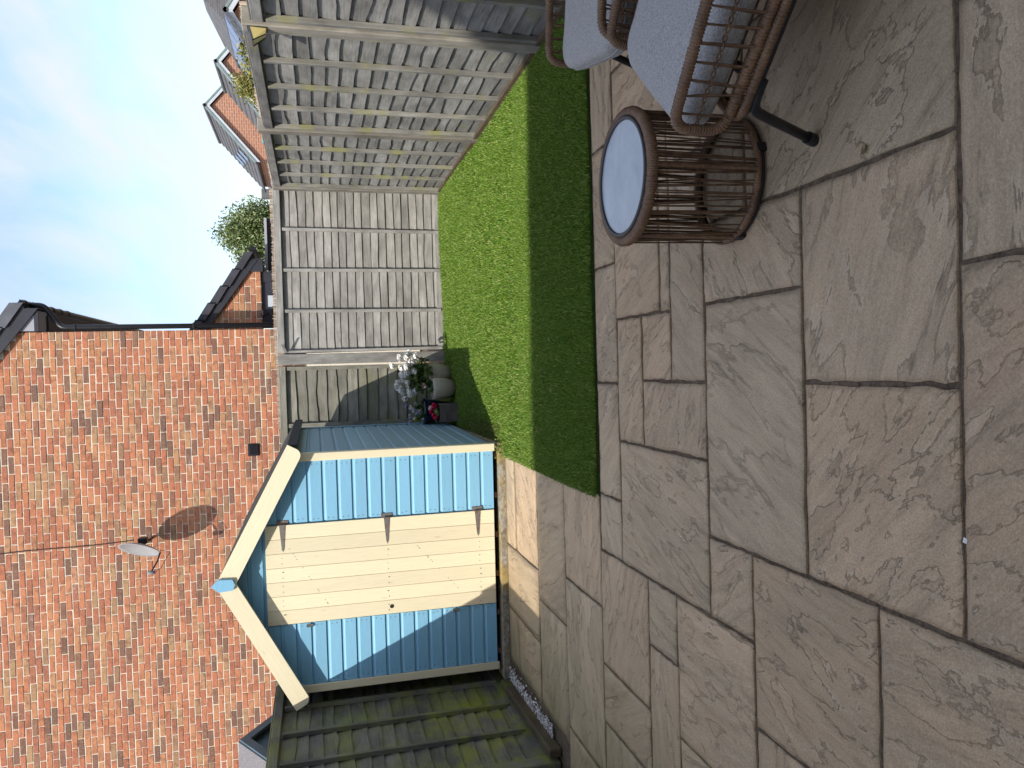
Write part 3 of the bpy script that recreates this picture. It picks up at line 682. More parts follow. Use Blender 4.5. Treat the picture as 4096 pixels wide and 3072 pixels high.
# --- garage to the right of the house wall --------------------------------------
ga = thing('brick_garage', 'low brick garage with dark tiled verge beside the downpipe', 'garage', (0, 0, 0))
GY = 11.42
def gz_(x): return 2.30+(1.70-x)*.72
MB().extrude([(.66, 2.165), (1.475, 2.165), (1.475, gz_(1.475)-.1), (.66, gz_(.66)-.1)], 'y', GY-.006, GY+.22).build('wall', M['mortar'], ga)
MB().box((1.40, GY+.12, 1.05), (.15, .2, 2.20)).build('pier', M['anthracite'], ga)
row = 0; z = 2.165+.0375
while z < 3.1:
    k = 0
    while True:
        s_ = 1.475-k*.225+(0 if row % 2 == 0 else .1125); x0 = max(s_-BL, .5); x1 = min(s_, 1.475)
        if x1 < .66: break
        if x1-x0 > .03 and z+.03 < gz_(x0)-.10:
            o = link('brick', protos[rng.integers(10)], None, ga); o.location = ((x0+x1)/2, GY+.012, z); o.scale = ((x1-x0)/BL, 1, 1)
        k += 1
    z += .075; row += 1
MB().extrude([(1.62, gz_(1.62)-.16), (.4, gz_(.4)-.16), (.4, gz_(.4)-.04), (1.62, gz_(1.62)-.04)], 'y', GY-.07, GY-.03).build('barge_board', M['anthracite'], ga)
MB().extrude([(1.46, 2.13), (1.64, 2.13), (1.64, 2.27), (1.46, 2.36)], 'y', GY-.06, GY+.2).build('eave_box', M['anthracite'], ga)
for k in range(5):
    xa = 1.73-k*.235; xb = xa-.25
    MB().extrude([(xa, gz_(xa)-.03), (xb, gz_(xb)-.055), (xb, gz_(xb)+.055), (xa, gz_(xa)+.08)], 'y', GY-.11, GY+.25).build('verge_tile', M['rooftile_dark'], ga)
MB().extrude([(1.74, gz_(1.74)), (.4, gz_(.4)), (.4, gz_(.4)+.06), (1.74, gz_(1.74)+.06)], 'y', GY+.2, GY+5).build('roof', M['rooftile_dark'], ga)
MB().tube([(1.77, GY-.05, 2.26), (1.77, GY+4, 2.26)], .05, 10).build('gutter', M['black'], ga)
dr_ = MB().box((1.02, GY+.06, 1.10), (.70, .05, 2.12)).build('door', M['anthracite'], ga)
for k in range(3): MB().box((.78+k*.24, GY+.03, 1.93), (.17, .02, .22), None, .01).build('door_panel', M['anthracite'], dr_)
MB().box((1.05, GY+.012, 2.03), (.16, .012, .10)).build('notice', M['white_trim'], dr_)
fl_ = thing('floodlight', 'small black floodlight with loose cable under the garage eave', 'floodlight', (.87, GY-.08, 2.10))
MB().box((0, -.03, .03), (.09, .05, .07), Matrix.Rotation(.5, 3, 'X'), .006).build('lamp_head', M['black'], fl_)
MB().tube([(0, .07, -.02), (0, 0, -.02), (0, -.02, .0)], .012, 8).build('bracket', M['black'], fl_)
MB().tube([(.0, .05, -.03), (-.05, .02, -.09), (-.09, 0, -.05), (-.05, -.02, -.01), (-.10, .0, -.10)], .005, 6).build('cable', M['cable'], fl_)
sd_ = thing('satellite_dish', 'small white dish half hidden behind the downpipe top of garage roof', 'satellite dish', (.80, GY+1.2, 3.05))
o = MB().lathe([(0, 0), (.08, .012), (.15, .05)], 20).build('reflector', M['white_trim'], sd_, True); o.rotation_euler = (R(60), 0, R(20)); MB().tube([(0, 0, 0), (0, .05, -.3)], .015, 6).build('mast', M['dish'], sd_)
# dark lean-to between garage and tree
lt = thing('lean_to', 'black framed lean-to canopy between the garage and the tree', 'canopy', (0, 0, 0))
MB().box((1.90, GY+.3, 2.095), (.76, .05, .035)).build('front_beam', M['lightpanel'], lt)
MB().box((1.90, GY+.34, 2.03), (.76, .03, .10)).build('fascia', M['black'], lt)
MB().box((1.90, GY+1.2, 1.0), (.72, .05, 2.0)).build('back_panel', M['black'], lt)
for x in (1.56, 2.26): MB().box((x, GY+.32, 1.0), (.05, .05, 2.05)).build('post', M['lightpanel'] if x > 2 else M['black'], lt)
MB().box((1.90, GY+.75, 2.06), (.72, .9, .02), Matrix.Rotation(-.08, 3, 'X')).build('roof_sheet', M['black'], lt)
for k in range(5): MB().box((1.62+k*.13, GY+.40, 1.98), (.012, .012, .2)).build('bar', M['dish'], lt)

# ================================================================== SHED
TH = R(-1.27)
sb = MB().extrude([(-2.545, 6.075), (-.60, 6.028), (-.60, 8.45), (-2.545, 8.45)], 'z', -.02, .038)
slabo = sb.build('concrete_base', M['concrete']); tag(slabo, 'lichen-stained concrete base slab under the blue shed', 'concrete base')
shed = thing('garden_shed', 'blue and cream wooden garden shed with pitched felt roof', 'shed', (-1.5375, 6.135, 0), TH)
SW, SD, SZ0, SZ1 = .905, 2.2, .078, 1.665
SLP = .535
def board_prof(W, t=.014):
    # (depth, height) of a shiplap board: flat face, cove at the top
    return [(0, 0), (-t, .002), (-t, W*.74), (-t*.75, W*.775), (-t*.42, W*.83), (-t*.30, W*.90), (-t*.30, W*.985), (0, W*.985)]
def clad(name, xa0, xb0, xa1, xb1, z, W, axis, at, parent):
    """shiplap board between two (possibly slanted) ends"""
    pr = board_prof(W); n_ = len(pr); V = []
    for k, (dd, hh) in enumerate(pr):
        t_ = hh/W; V.append((xa0+(xa1-xa0)*t_, dd, hh-W/2))
    for k, (dd, hh) in enumerate(pr):
        t_ = hh/W; V.append((xb0+(xb1-xb0)*t_, dd, hh-W/2))
    xm = (xa0+xb0)/2; V = [(v[0]-xm, v[1], v[2]) for v in V]
    F = [tuple(range(n_-1, -1, -1)), tuple(range(n_, 2*n_))]+[(k, (k+1) % n_, (k+1) % n_+n_, k+n_) for k in range(n_)]
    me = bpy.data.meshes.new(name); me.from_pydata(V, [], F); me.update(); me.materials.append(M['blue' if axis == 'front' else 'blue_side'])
    o = link(name, me, None, parent)
    if axis == 'front': o.location = (xm, at, z+W/2)
    elif axis == 'right': o.matrix_basis = Matrix.Translation((at, xm, z+W/2)) @ Matrix.Rotation(R(90), 4, 'Z')
    else: o.matrix_basis = Matrix.Translation((at, xm, z+W/2)) @ Matrix.Rotation(R(-90), 4, 'Z')
    return o
nb = 14; PW = (SZ1-SZ0)/nb
DX0, DX1, DZ1 = -.378, .392, 1.868
nails = MB()
def nail(x, y, z, r_=.0035): nails.tube([(x, y, z), (x, y-.003, z)], r_, 6)
for k in range(nb):
    z = SZ0+k*PW
    clad('cladding_board', DX1+.008, SW-.035, DX1+.008, SW-.035, z, PW, 'front', 0, shed); clad('cladding_board', -SW+.035, DX0-.008, -SW+.035, DX0-.008, z, PW, 'front', 0, shed)
    clad('cladding_board', .0, SD, .0, SD, z, PW, 'right', SW, shed); clad('cladding_board', -SD, .0, -SD, .0, z, PW, 'left', -SW, shed).location.y = SD/2
    for x in (DX1+.03, SW-.065, -SW+.065, DX0-.03):
        for zz_ in (.3, .62): nail(x+rng.normal(0, .003), -.0138, z+PW*zz_)
APX = SZ1+SW*SLP+.005
z = SZ1; 
while z < APX-.05:
    hw0 = (APX-z)/SLP; hw1 = max(.02, (APX-z-PW)/SLP)
    if z < DZ1-.02:
        if z+PW <= DZ1+.03:
            clad('cladding_board', DX1+.008, hw0, DX1+.008, max(hw1, DX1+.02), z, PW, 'front', 0, shed); clad('cladding_board', -hw0, DX0-.008, min(-hw1, DX0-.02), DX0-.008, z, PW, 'front', 0, shed)
    else: clad('cladding_board', -hw0, hw0, -hw1, hw1, z, PW, 'front', 0, shed)
    z += PW
nails.build('nail_heads', M['rust'], shed, kind='stuff')
# frame behind the cladding, floor, bearers
MB().extrude([(-SW+.01, SZ0), (SW-.01, SZ0), (SW-.01, SZ1), (0, APX-.02), (-SW+.01, SZ1)], 'y', .004, .03).build('front_wall', M['blue'], shed)
MB().extrude([(-SW+.01, SZ0), (SW-.01, SZ0), (SW-.01, SZ1), (0, APX-.02), (-SW+.01, SZ1)], 'y', SD-.03, SD).build('back_wall', M['blue'], shed)
for s_ in (-1, 1): MB().box((s_*(SW-.018), SD/2, (SZ0+SZ1)/2), (.02, SD-.06, SZ1-SZ0)).build('side_wall', M['blue'], shed)
MB().box((0, SD/2+.02, .072), (2*SW-.04, SD-.08, .014)).build('floor', M['dark_gap'], shed)
for k in range(6): stick('bearer', (-.80+.325*k, .018, .052), (-.80+.325*k, SD-.02, .052), .027, .045, M['bearer'], shed, .002)
# corner boards
for s_ in (-1, 1):
    stick('corner_board', (s_*(SW-.004), -.0225, SZ0-.012), (s_*(SW-.004), -.0225, SZ1), .062, .016, M['cream'], shed)
    stick('corner_board', (s_*(SW+.0215), .012, SZ0-.008), (s_*(SW+.0215), .012, SZ1), .012, .050, M['cream'], shed)
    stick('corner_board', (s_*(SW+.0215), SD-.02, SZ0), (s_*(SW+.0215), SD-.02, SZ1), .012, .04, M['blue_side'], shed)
# roof sheets with felt, sagging a little at the eaves
RE = .985; RO = -.105
for s_ in (-1, 1):
    nx_, ny_ = 10, 14; V = []; 
    for jj in range(ny_):
        for ii in range(nx_):
            xx = ii/(nx_-1)*(RE+.02); yy_ = RO+(SD+.10-RO)*jj/(ny_-1)
            V.append((s_*xx, yy_, APX+.052-xx*SLP+rng.normal(0, .002)-(.010*math.sin(jj*.9)**2 if ii == nx_-1 else 0)))
    idx = np.arange(nx_*ny_).reshape(ny_, nx_)
    F = np.stack([idx[:-1, :-1], idx[:-1, 1:], idx[1:, 1:], idx[1:, :-1]], -1).reshape(-1, 4)
    o = link('roof', fast_mesh('roof', np.array(V), F), M['felt'], shed, True); so_ = o.modifiers.new('thick', 'SOLIDIFY'); so_.thickness = .022; so_.offset = 0
    MB().extrude([(s_*(RE+.012), APX+.03-RE*SLP-.052), (s_*(RE+.026), APX+.03-RE*SLP-.052), (s_*(RE+.026), APX+.03-RE*SLP+.02), (s_*(RE+.012), APX+.03-RE*SLP+.02)], 'y', RO+.01, SD+.09).build('felt_edge', M['felt'], o)
# barge boards with rounded lower corner
def barge(s_):
    ang = math.atan(SLP); L = (RE+.03)/math.cos(ang); W = .128; pts = [(0, 0), (L, 0)]
    pts = [(-.0, -W), (-.0, 0), (L, 0)]+[(L-.055+.055*math.sin(t_), -W+.055-.055*math.cos(t_)) for t_ in np.linspace(math.pi/2, 0, 7)]
    # mitre at the apex
    pts[0] = (W*math.tan(ang), -W)
    m = MB().extrude(pts, 'y', -.011, .011); o = m.build('barge_board', M['cream'], shed)
    if s_ > 0: o.matrix_basis = Matrix.Translation((0, RO-.014, APX+.068)) @ Matrix.Rotation(ang, 4, 'Y')
    else: o.matrix_basis = Matrix.Translation((0, RO-.014, APX+.068)) @ Matrix.Scale(-1, 4, (1, 0, 0)) @ Matrix.Rotation(ang, 4, 'Y')
    return o
for s_ in (-1, 1): barge(s_)
MB().extrude([(0, APX+.095), (.046, APX+.045), (.040, APX-.055), (0, APX-.072), (-.040, APX-.055), (-.046, APX+.045)], 'y', RO-.047, RO-.0255).build('finial', M['blue'], shed)
# door
door = MB().box(((DX0+DX1)/2, -.008, (.085+DZ1)/2), (DX1-DX0-.01, .014, DZ1-.085-.01)).build('door', M['cream'], shed)
dw = (DX1-DX0)/7
for k in range(7):
    x0 = DX0+k*dw; o = stick('door_board', (x0+dw/2, -.0225, .083), (x0+dw/2, -.0225, DZ1), .0, .0, M['cream'], door)
    o.data = MB().box((0, 0, 0), (DZ1-.083, .014, dw-.0022), None, .0016).mesh('door_board'); o.data.materials.append(M['cream'])
    o.matrix_basis = Matrix.Translation((x0+dw/2, -.0225, (DZ1+.083)/2)) @ Matrix.Rotation(R(-90), 4, 'Y')
MB().tube([(DX0+.06, -.0297, .93), (DX0+.06, -.032, .93)], .016, 18).build('keyhole', M['dark_gap'], door)
nd = MB()
for zz_ in (.21, .95, 1.75):
    for k in range(7):
        for q in (.3, .7): nd.tube([(DX0+dw*(k+q), -.0296, zz_+rng.normal(0, .006)), (DX0+dw*(k+q), -.0312, zz_)], .0034, 6)
for k in range(26):
    t_ = rng.random(); nd.tube([(DX0+.1+.58*t_, -.0296, .35+(.5*t_ if k % 2 else 1.05+.35*t_)), (DX0+.1+.58*t_, -.0312, .35+(.5*t_ if k % 2 else 1.05+.35*t_))], .0034, 6)
nd.build('nail_heads', M['rust'], door, kind='stuff')
for zz_ in (.22, .95, 1.74):
    hn = MB().extrude([(DX1-.004, zz_-.023), (DX1-.004, zz_+.023), (DX1-.18, zz_+.009), (DX1-.205, zz_), (DX1-.18, zz_-.009)], 'y', -.0335, -.0300)
    ho = hn.build('hinge', M['rust'], door)
    MB().box((DX1+.018, -.0175, zz_), (.030, .005, .086), None, .001).build('hinge_plate', M['rust'], ho)
    MB().tube([(DX1+.001, -.034, zz_-.026), (DX1+.001, -.034, zz_+.026)], .006, 8).build('hinge_pin', M['rust'], ho)
for zz_ in (1.56, .42):
    MB().box((DX0-.030, -.020, zz_), (.022, .010, .055), None, .002).build('bolt', M['chrome'], shed)
# round cable reel / bracket showing over the roof edge is the vent ring on the wall
wd = thing('weed', 'small green weed growing at the shed corner by the lawn', 'plant', (-.63, 6.05, .0))
V = []; F = []
for k in range(70):
    a_ = rng.uniform(0, 6.28); r_ = abs(rng.normal(0, .045)); cx_, cy_, cz_ = r_*math.cos(a_), r_*math.sin(a_)*.8, rng.uniform(.0, .07); s_ = rng.uniform(.008, .018)
    u_ = Vector(rng.normal(0, 1, 3)).normalized(); v_ = u_.orthogonal().normalized(); b0 = len(V)
    V += [Vector((cx_, cy_, cz_))+u_*s_, Vector((cx_, cy_, cz_))+v_*s_*.6, Vector((cx_, cy_, cz_))-u_*s_, Vector((cx_, cy_, cz_))-v_*s_*.6]; F.append((b0, b0+1, b0+2, b0+3))
MB().add(V, F).build('leaves', M['weed'], wd)
mossV, mossF = blades(5200, -.60, -.46, 6.1, 8.0, .012, .045, .006, lambda x, y: x*0+.01)
ms = link('moss_strip', fast_mesh('moss_strip', mossV, mossF), M['weed']); tag(ms, 'rough moss and weeds along the foot of the shed side', 'moss', kind='stuff')

# ================================================================== PEBBLES
mb = MB()
ico = [(0, 0, 1), (.89, 0, .45), (.28, .85, .45), (-.72, .53, .45), (-.72, -.53, .45), (.28, -.85, .45), (.72, .53, -.45), (-.28, .85, -.45), (-.89, 0, -.45), (-.28, -.85, -.45), (.72, -.53, -.45), (0, 0, -1)]
icf = [(0, 1, 2), (0, 2, 3), (0, 3, 4), (0, 4, 5), (0, 5, 1), (1, 6, 2), (2, 7, 3), (3, 8, 4), (4, 9, 5), (5, 10, 1), (2, 6, 7), (3, 7, 8), (4, 8, 9), (5, 9, 10), (1, 10, 6), (6, 11, 7), (7, 11, 8), (8, 11, 9), (9, 11, 10), (10, 11, 6)]
for k in range(900):
    y_ = rng.uniform(4.85, 6.02); t_ = (6.05-y_)/1.35; xl = -2.52+.065*t_+.0; x_ = xl+abs(rng.normal(0, .045)); s_ = rng.uniform(.005, .012)*(1.2 if k % 9 == 0 else 1)
    if x_ > -2.36 and k % 4: continue
    ax = rng.uniform(0, 6.28)
    mb.add([(x_+s_*(p[0]*math.cos(ax)-p[1]*.7*math.sin(ax)), y_+s_*(p[0]*math.sin(ax)+p[1]*.7*math.cos(ax)), .003+s_*.55+s_*.6*p[2]) for p in ico], icf)
tag(mb.build('pebbles', M['pebble'], None, True), 'strip of pale pebbles beside the left timber edging', 'pebbles', kind='stuff')

# ================================================================== POTS AND FLOWERS
def leaf_cloud(n, cen, rad, size, flat=.0):
    V = []; F = []
    for k in range(n):
        p = Vector(rng.normal(0, 1, 3)); p = p.normalized()*(rng.random()**.45)
        q = Vector((cen[0]+p.x*rad[0], cen[1]+p.y*rad[1], cen[2]+p.z*rad[2])); s_ = size*rng.uniform(.6, 1.25)
        nrm = (Vector((p.x, p.y, p.z+.6))+Vector(rng.normal(0, .5, 3))).normalized(); u_ = nrm.orthogonal().normalized(); u_ = Matrix.Rotation(rng.uniform(0, 6.28), 3, nrm) @ u_; v_ = nrm.cross(u_)
        b0 = len(V); V.append(q+nrm*s_*.15); m = 7
        for a_ in range(m):
            t_ = 2*math.pi*a_/m; rr = s_*(1 if a_ else .45); V.append(q+(u_*math.cos(t_)+v_*math.sin(t_))*rr+nrm*rng.normal(0, s_*.12))
        F += [(b0, b0+1+a_, b0+1+(a_+1) % m) for a_ in range(m)]
    return MB().add(V, F)
def flower_head(cen, r, mat, parent, n=26, psize=.016):
    V = []; F = []
    for k in range(n):
        p = Vector(rng.normal(0, 1, 3)).normalized(); p.z = p.z*.7+.15; q = Vector(cen)+p*r*rng.uniform(.55, 1)
        nrm = (p+Vector(rng.normal(0, .3, 3))).normalized(); u_ = nrm.orthogonal().normalized(); v_ = nrm.cross(u_); rot = rng.uniform(0, 6.28); b0 = len(V); V.append(q)
        for a_ in range(10):
            t_ = rot+2*math.pi*a_/10; rr = psize*(1.0 if a_ % 2 == 0 else .62); V.append(q+(u_*math.cos(t_)+v_*math.sin(t_))*rr+nrm*psize*.25)
        F += [(b0, b0+1+a_, b0+1+(a_+1) % 10) for a_ in range(10)]
    return MB().add(V, F).build('flower_head', mat, parent)
def stone_pot(label, loc, s):
    p = thing('stone_pot', label, 'plant pot', loc, 0, 'speckled stone pots')
    pr = [(.085, 0), (.105, .012), (.137, .06), (.156, .12), (.163, .17), (.158, .215), (.147, .245), (.136, .245), (.146, .21), (.15, .17)]
    MB().lathe([(r_*s*.74, z*s) for r_, z in pr], 40).build('body', M['potstone'], p, True)
    MB().lathe([(.001, .19*s), (.105*s, .185*s)], 24).build('soil', M['soil'], p); return p
stone_pot('rounded speckled stone pot nearer the camera, in front of the white geranium', (-.195, 8.14, .02), .98)
stone_pot('rounded speckled stone pot behind, against the fence post, holding white geranium', (-.045, 8.37, .02), 1.04)
wg = thing('white_geranium', 'white flowering geranium spilling above the stone pots', 'plant', (-.035, 8.33, .24))
leaf_cloud(190, (-.02, -.03, .12), (.20, .13, .14), .027).build('leaves', M['leaf_ger'], wg)
leaf_cloud(30, (-.14, -.16, .03), (.10, .08, .06), .022).build('leaves', M['leaf_ger'], wg)
st = MB(); heads = []
for k in range(32):
    t_ = k/31; hx = .18-.40*t_+rng.normal(0, .03); hz = .33-.12*abs(t_-.5)+rng.normal(0, .04)-(.08 if k % 3 == 0 else 0); hy = -.08+rng.normal(0, .05); heads.append((hx, hy, hz))
    st.tube([(hx*.35, .0, .0), (hx*.8, hy*.5, hz*.6), (hx, hy, hz)], .0035, 5)
st.build('stems', M['stem'], wg)
for k, hd in enumerate(heads): flower_head(hd, .036, M['petal_white'], wg, 30, .018)
flower_head((-.13, -.17, .10), .026, M['petal_blush'], wg, 14); flower_head((-.17, -.15, .05), .02, M['petal_white'], wg, 8); flower_head((.13, -.05, .19), .02, M['petal_white'], wg, 8)
np_ = thing('blue_pot', 'glossy navy blue pot between the stone pots and shed', 'plant pot', (-.435, 8.22, .02))
MB().lathe([(.075, 0), (.085, .01), (.11, .15), (.128, .30), (.142, .315), (.142, .335), (.128, .335), (.12, .30)], 40).build('body', M['navy'], np_, True)
MB().lathe([(.001, .29), (.12, .285)], 24).build('soil', M['soil'], np_)
lp = thing('lilac_plant', 'small lilac flowered plant in the navy pot', 'plant', (-.435, 8.22, .31))
leaf_cloud(150, (0, -.03, .07), (.12, .10, .08), .018).build('leaves', M['leaf_ger'], lp)
for k in range(12):
    a_ = rng.uniform(0, 6.28); flower_head((.11*math.cos(a_)*rng.uniform(.5, 1.1), -.05+.08*math.sin(a_), .14+rng.normal(0, .035)), .02, M['petal_lilac'] if k % 4 else M['petal_white'], lp, 9, .013)
pl = thing('wooden_planter', 'small grey-brown wood-effect planter box at the shed side', 'planter', (-.443, 8.0, .02), R(-2))
for nm, cc, ss in (('front_panel', (0, -.085, .1), (.185, .016, .2)), ('back_panel', (0, .085, .1), (.185, .016, .2)), ('side_panel', (-.0845, 0, .1), (.016, .153, .2)), ('side_panel', (.0845, 0, .1), (.016, .153, .2))):
    o = MB().box((0, 0, 0), ss, None, .003).build(nm, M['planter'], pl); o.location = cc
    if nm == 'side_panel': o.data = MB().box((0, 0, 0), (ss[1], ss[0], ss[2]), None, .003).mesh(nm); o.data.materials.append(M['planter']); o.rotation_euler = (0, 0, R(90))
MB().box((0, 0, .16), (.15, .152, .02)).build('soil', M['soil'], pl)
pg = thing('pink_geranium', 'bright pink geranium growing in the wooden planter', 'plant', (-.443, 8.0, .18))
leaf_cloud(95, (0, -.01, .06), (.095, .08, .05), .022).build('leaves', M['leaf_ger'], pg)
for hd in ((.065, -.05, .075), (.075, -.06, .095), (-.03, -.06, .075), (-.045, -.07, .085), (.02, -.05, .125), (-.02, -.06, .10), (.06, -.05, .085)): flower_head(hd, .026, M['petal_pink'], pg, 20, .015)
flower_head((.05, -.03, .13), .026, M['petal_blush'], pg, 18, .015)

# ================================================================== LANTERN
ln = thing('solar_lantern', 'small black solar lantern with amber lens on right fence post', 'lantern', (2.003, 4.69, 1.715))
ln.scale = (.85, .85, .85)
MB().box((-.004, 0, 0), (.008, .09, .13), None, .002).build('backplate', M['black'], ln)
MB().add([(-.008, -.048, .052), (-.105, -.055, .030), (-.105, .055, .030), (-.008, .048, .052), (-.008, -.048, .060), (-.105, -.055, .038), (-.105, .055, .038), (-.008, .048, .060)], [(3, 2, 1, 0), (4, 5, 6, 7), (0, 1, 5, 4), (1, 2, 6, 5), (2, 3, 7, 6), (3, 0, 4, 7)]).build('solar_panel', M['solar'], ln)
MB().add([(-.008, -.043, .050), (-.098, -.048, .030), (-.098, .048, .030), (-.008, .043, .050), (-.008, -.03, -.06), (-.045, -.028, -.05), (-.045, .028, -.05), (-.008, .03, -.06)], [(0, 1, 2, 3), (1, 0, 4, 5), (2, 1, 5, 6), (3, 2, 6, 7), (7, 6, 5, 4)]).build('lens', M['amber'], ln)
for s_ in (-1, 1): MB().tube([(-.101, s_*.051, .03), (-.047, s_*.03, -.052)], .004, 6).build('frame_bar', M['black'], ln)

# ================================================================== RATTAN TABLE
tb = thing('rattan_side_table', 'round woven rattan side table with pale top and dark rim', 'table', (.638, 2.452, .0))
TR = .212
ring = lambda r_, z, n=96: [(r_*math.cos(2*math.pi*k/n), r_*math.sin(2*math.pi*k/n), z) for k in range(n)]
mb = MB(); wrap(mb, ring(TR, .405), .0185, .0075, True, 10); mb.build('top_ring', M['rattan'], tb, True)
mb = MB(); wrap(mb, ring(TR-.004, .030), .013, .0085, True, 9); mb.build('bottom_ring', M['rattan'], tb, True)
MB().tube(ring(TR-.004, .012), .008, 8, True).build('base_frame', M['blackmetal'], tb, True)
MB().lathe([(.001, .412), (.187, .412), (.189, .416), (.187, .420), (.001, .4205)], 64).build('top', M['tabletop'], tb)
MB().lathe([(.187, .405), (.187, .424), (.190, .4265), (.198, .4265), (.201, .424), (.201, .405)], 64).build('rim', M['rim'], tb, True)
for k in range(5):
    a_ = 2*math.pi*k/5+.9; mb = MB(); wrap(mb, [(TR*math.cos(a_), TR*math.sin(a_), .03), (TR*math.cos(a_), TR*math.sin(a_), .40)], .009, .006, False, 8); mb.build('upright', M['rattan'], tb, True)
for k in range(84):
    a_ = 2*math.pi*(k+rng.normal(0, .22))/84; b_ = a_+rng.normal(0, .045); r1 = TR+.006*rng.choice((-1, 1)); r2 = TR-.002+.005*rng.choice((-1, 1)); mb = MB()
    for q in range(2):
        da = .010*(q-.5)+rng.normal(0, .008)
        P3 = [((r1+(r2-r1)*t_)*math.cos(a_+(b_-a_)*t_+da*(1-.5*t_)), (r1+(r2-r1)*t_)*math.sin(a_+(b_-a_)*t_+da*(1-.5*t_)), .395-.36*t_) for t_ in (0, .33, .66, 1)]
        mb.tube(P3, .0026, 5)
    mb.build('strand', M['strand'], tb)
for k in range(4):
    a_ = 2*math.pi*k/4+.3; MB().box((TR*math.cos(a_), TR*math.sin(a_), .016), (.022, .03, .034), Matrix.Rotation(a_, 3, 'Z'), .003).build('foot', M['blackmetal'], tb)

# ================================================================== RATTAN CHAIRS
def cushion(w_, d_, h_, mat, name, parent, crown=.02, n=22):
    """soft rounded block"""
    V = []; F = []; N = n
    def sq(u): return math.copysign(min(1, abs(u))**.9, u)
    rows_ = []
    for i in range(N+1):
        th = math.pi*i/N-math.pi/2
        for k in range(2*N):
            ph = math.pi*k/N
            def se(v, ex): return math.copysign(abs(v)**ex, v)
            cx_, sx_ = se(math.cos(th), .34), se(math.sin(th), .55)
            x = w_/2*cx_*se(math.cos(ph), .28); y = d_/2*cx_*se(math.sin(ph), .28)
            z = h_/2*sx_*(1+crown*8*(1-(2*x/w_)**2)*(1-(2*y/d_)**2)*(1 if sx_ > 0 else .2)*.6)
            V.append((x, y, z+.002*math.sin(x*23+y*17)+.0015*math.sin(x*51-y*37)))
    for i in range(N):
        for k in range(2*N): F.append((i*2*N+k, i*2*N+(k+1) % (2*N), (i+1)*2*N+(k+1) % (2*N), (i+1)*2*N+k))
    o = MB().add(V, F).build(name, mat, parent, True)
    pp = MB(); pts = []
    for k in range(80):
        ph = 2*math.pi*k/80
        def se(v, ex): return math.copysign(abs(v)**ex, v)
        pts.append(((w_/2+.001)*se(math.cos(ph), .28), (d_/2+.001)*se(math.sin(ph), .28), -.0))
    pp.tube(pts, .0025, 5, True); pp.build('piping', mat, o, True); return o
def make_chair(label, loc, rz):
    t = thing('rattan_chair', label, 'chair', loc, rz, 'rattan lounge chairs')
    AX, ZT, ZB, DB = .300, .490, .335, .66
    for s_ in (-1, 1):
        x = s_*AX; mb = MB()
        loop = arc_path([(x, 0, ZT), (x, 0, ZB), (x, DB, ZB-.03), (x, DB, ZT+.02)], .055, 7, True)
        wrap(mb, loop, .0155, .0085, True, 9); arm = mb.build('arm_frame', M['rattan'], t, True)
        for k in range(13):
            y = .045+k*.046; yb_ = y+rng.normal(0, .006)
            for q in (-1, 1):
                y1 = y+q*.004+rng.normal(0, .002)
                MB().tube([(x+q*.013, y1, ZT-.002), (x+q*.002, (y1+yb_)/2, (ZT+ZB)/2+.008), (x+q*.012, yb_+q*.006, ZB)], .003, 5).build('strand', M['strand'], arm)
        tw = MB()
        ys = np.linspace(.01, DB-.02, 90)
        for q in (0, math.pi): tw.tube([(x+.005*math.cos(yv*137+q), yv, (ZT+ZB)/2+.008+.005*math.sin(yv*137+q)) for yv in ys], .0026, 5)
        tw.build('twisted_strand', M['strand'], arm)
    seat = MB(); wrap(seat, arc_path([(-AX-.012, .035, .305), (AX+.012, .035, .305), (AX+.012, DB, .285), (-AX-.012, DB, .285)], .05, 6, True), .0135, .009, True, 9); seat.build('seat_frame', M['rattan'], t, True)
    MB().tube(arc_path([(-AX, .04, .283), (AX, .04, .283), (AX, DB, .263), (-AX, DB, .263)], .05, 6, True), .011, 8, True).build('under_frame', M['blackmetal'], t, True)
    for k in range(14): MB().tube([(-AX+.02+k*.043, .03, .31), (-AX+.02+k*.043, DB, .29)], .0035, 5).build('seat_strand', M['strand'], t)
    # back rest
    bp = [(-AX+.01, DB-.02, .30), (AX-.01, DB-.02, .30), (AX-.02, DB+.19, .76), (-AX+.02, DB+.19, .76)]
    mb = MB(); wrap(mb, arc_path(bp, .07, 7, True), .0165, .0085, True, 9); bk = mb.build('back_frame', M['rattan'], t, True)
    for k in range(12):
        x = -AX+.05+k*.0455; MB().tube([(x, DB-.02, .31), (x, DB+.19, .75)], .003, 5).build('strand', M['strand'], bk)
    cu = cushion(.555, .60, .125, M['fabric'], 'seat_cushion', t); cu.location = (0, .262, .392); cu.rotation_euler = (R(-2), 0, 0)
    cb_ = cushion(.52, .42, .11, M['fabric'], 'back_cushion', t); cb_.location = (0, DB+.005, .60); cb_.rotation_euler = (R(67), 0, 0)
    for s_ in (-1, 1):
        for fb_ in (0, 1):
            y0, y1, y2 = (.15, .065, -.035) if fb_ == 0 else (DB-.12, DB-.05, DB+.06)
            P4 = arc_path([(s_*AX, y0, .272), (s_*AX, y1, .272), (s_*(AX-.045), y2, .004)], .07, 7, False)
            lg = MB().tube(P4, .0145, 12).build('leg', M['blackmetal'], t, True)
            p_, q_ = Vector(P4[-1]), Vector(P4[-2]); dv_ = (q_-p_).normalized()
            MB().tube([p_, p_+dv_*.035], .0185, 12).build('rubber_foot', M['black'], lg)
    return t
make_chair('grey cushioned rattan chair nearest the camera, beside the round table', (.845, 2.150, 0), R(-133.1))
make_chair('grey cushioned rattan chair farther back, nearer the lawn edge', (1.172, 2.725, 0), R(-103.3))
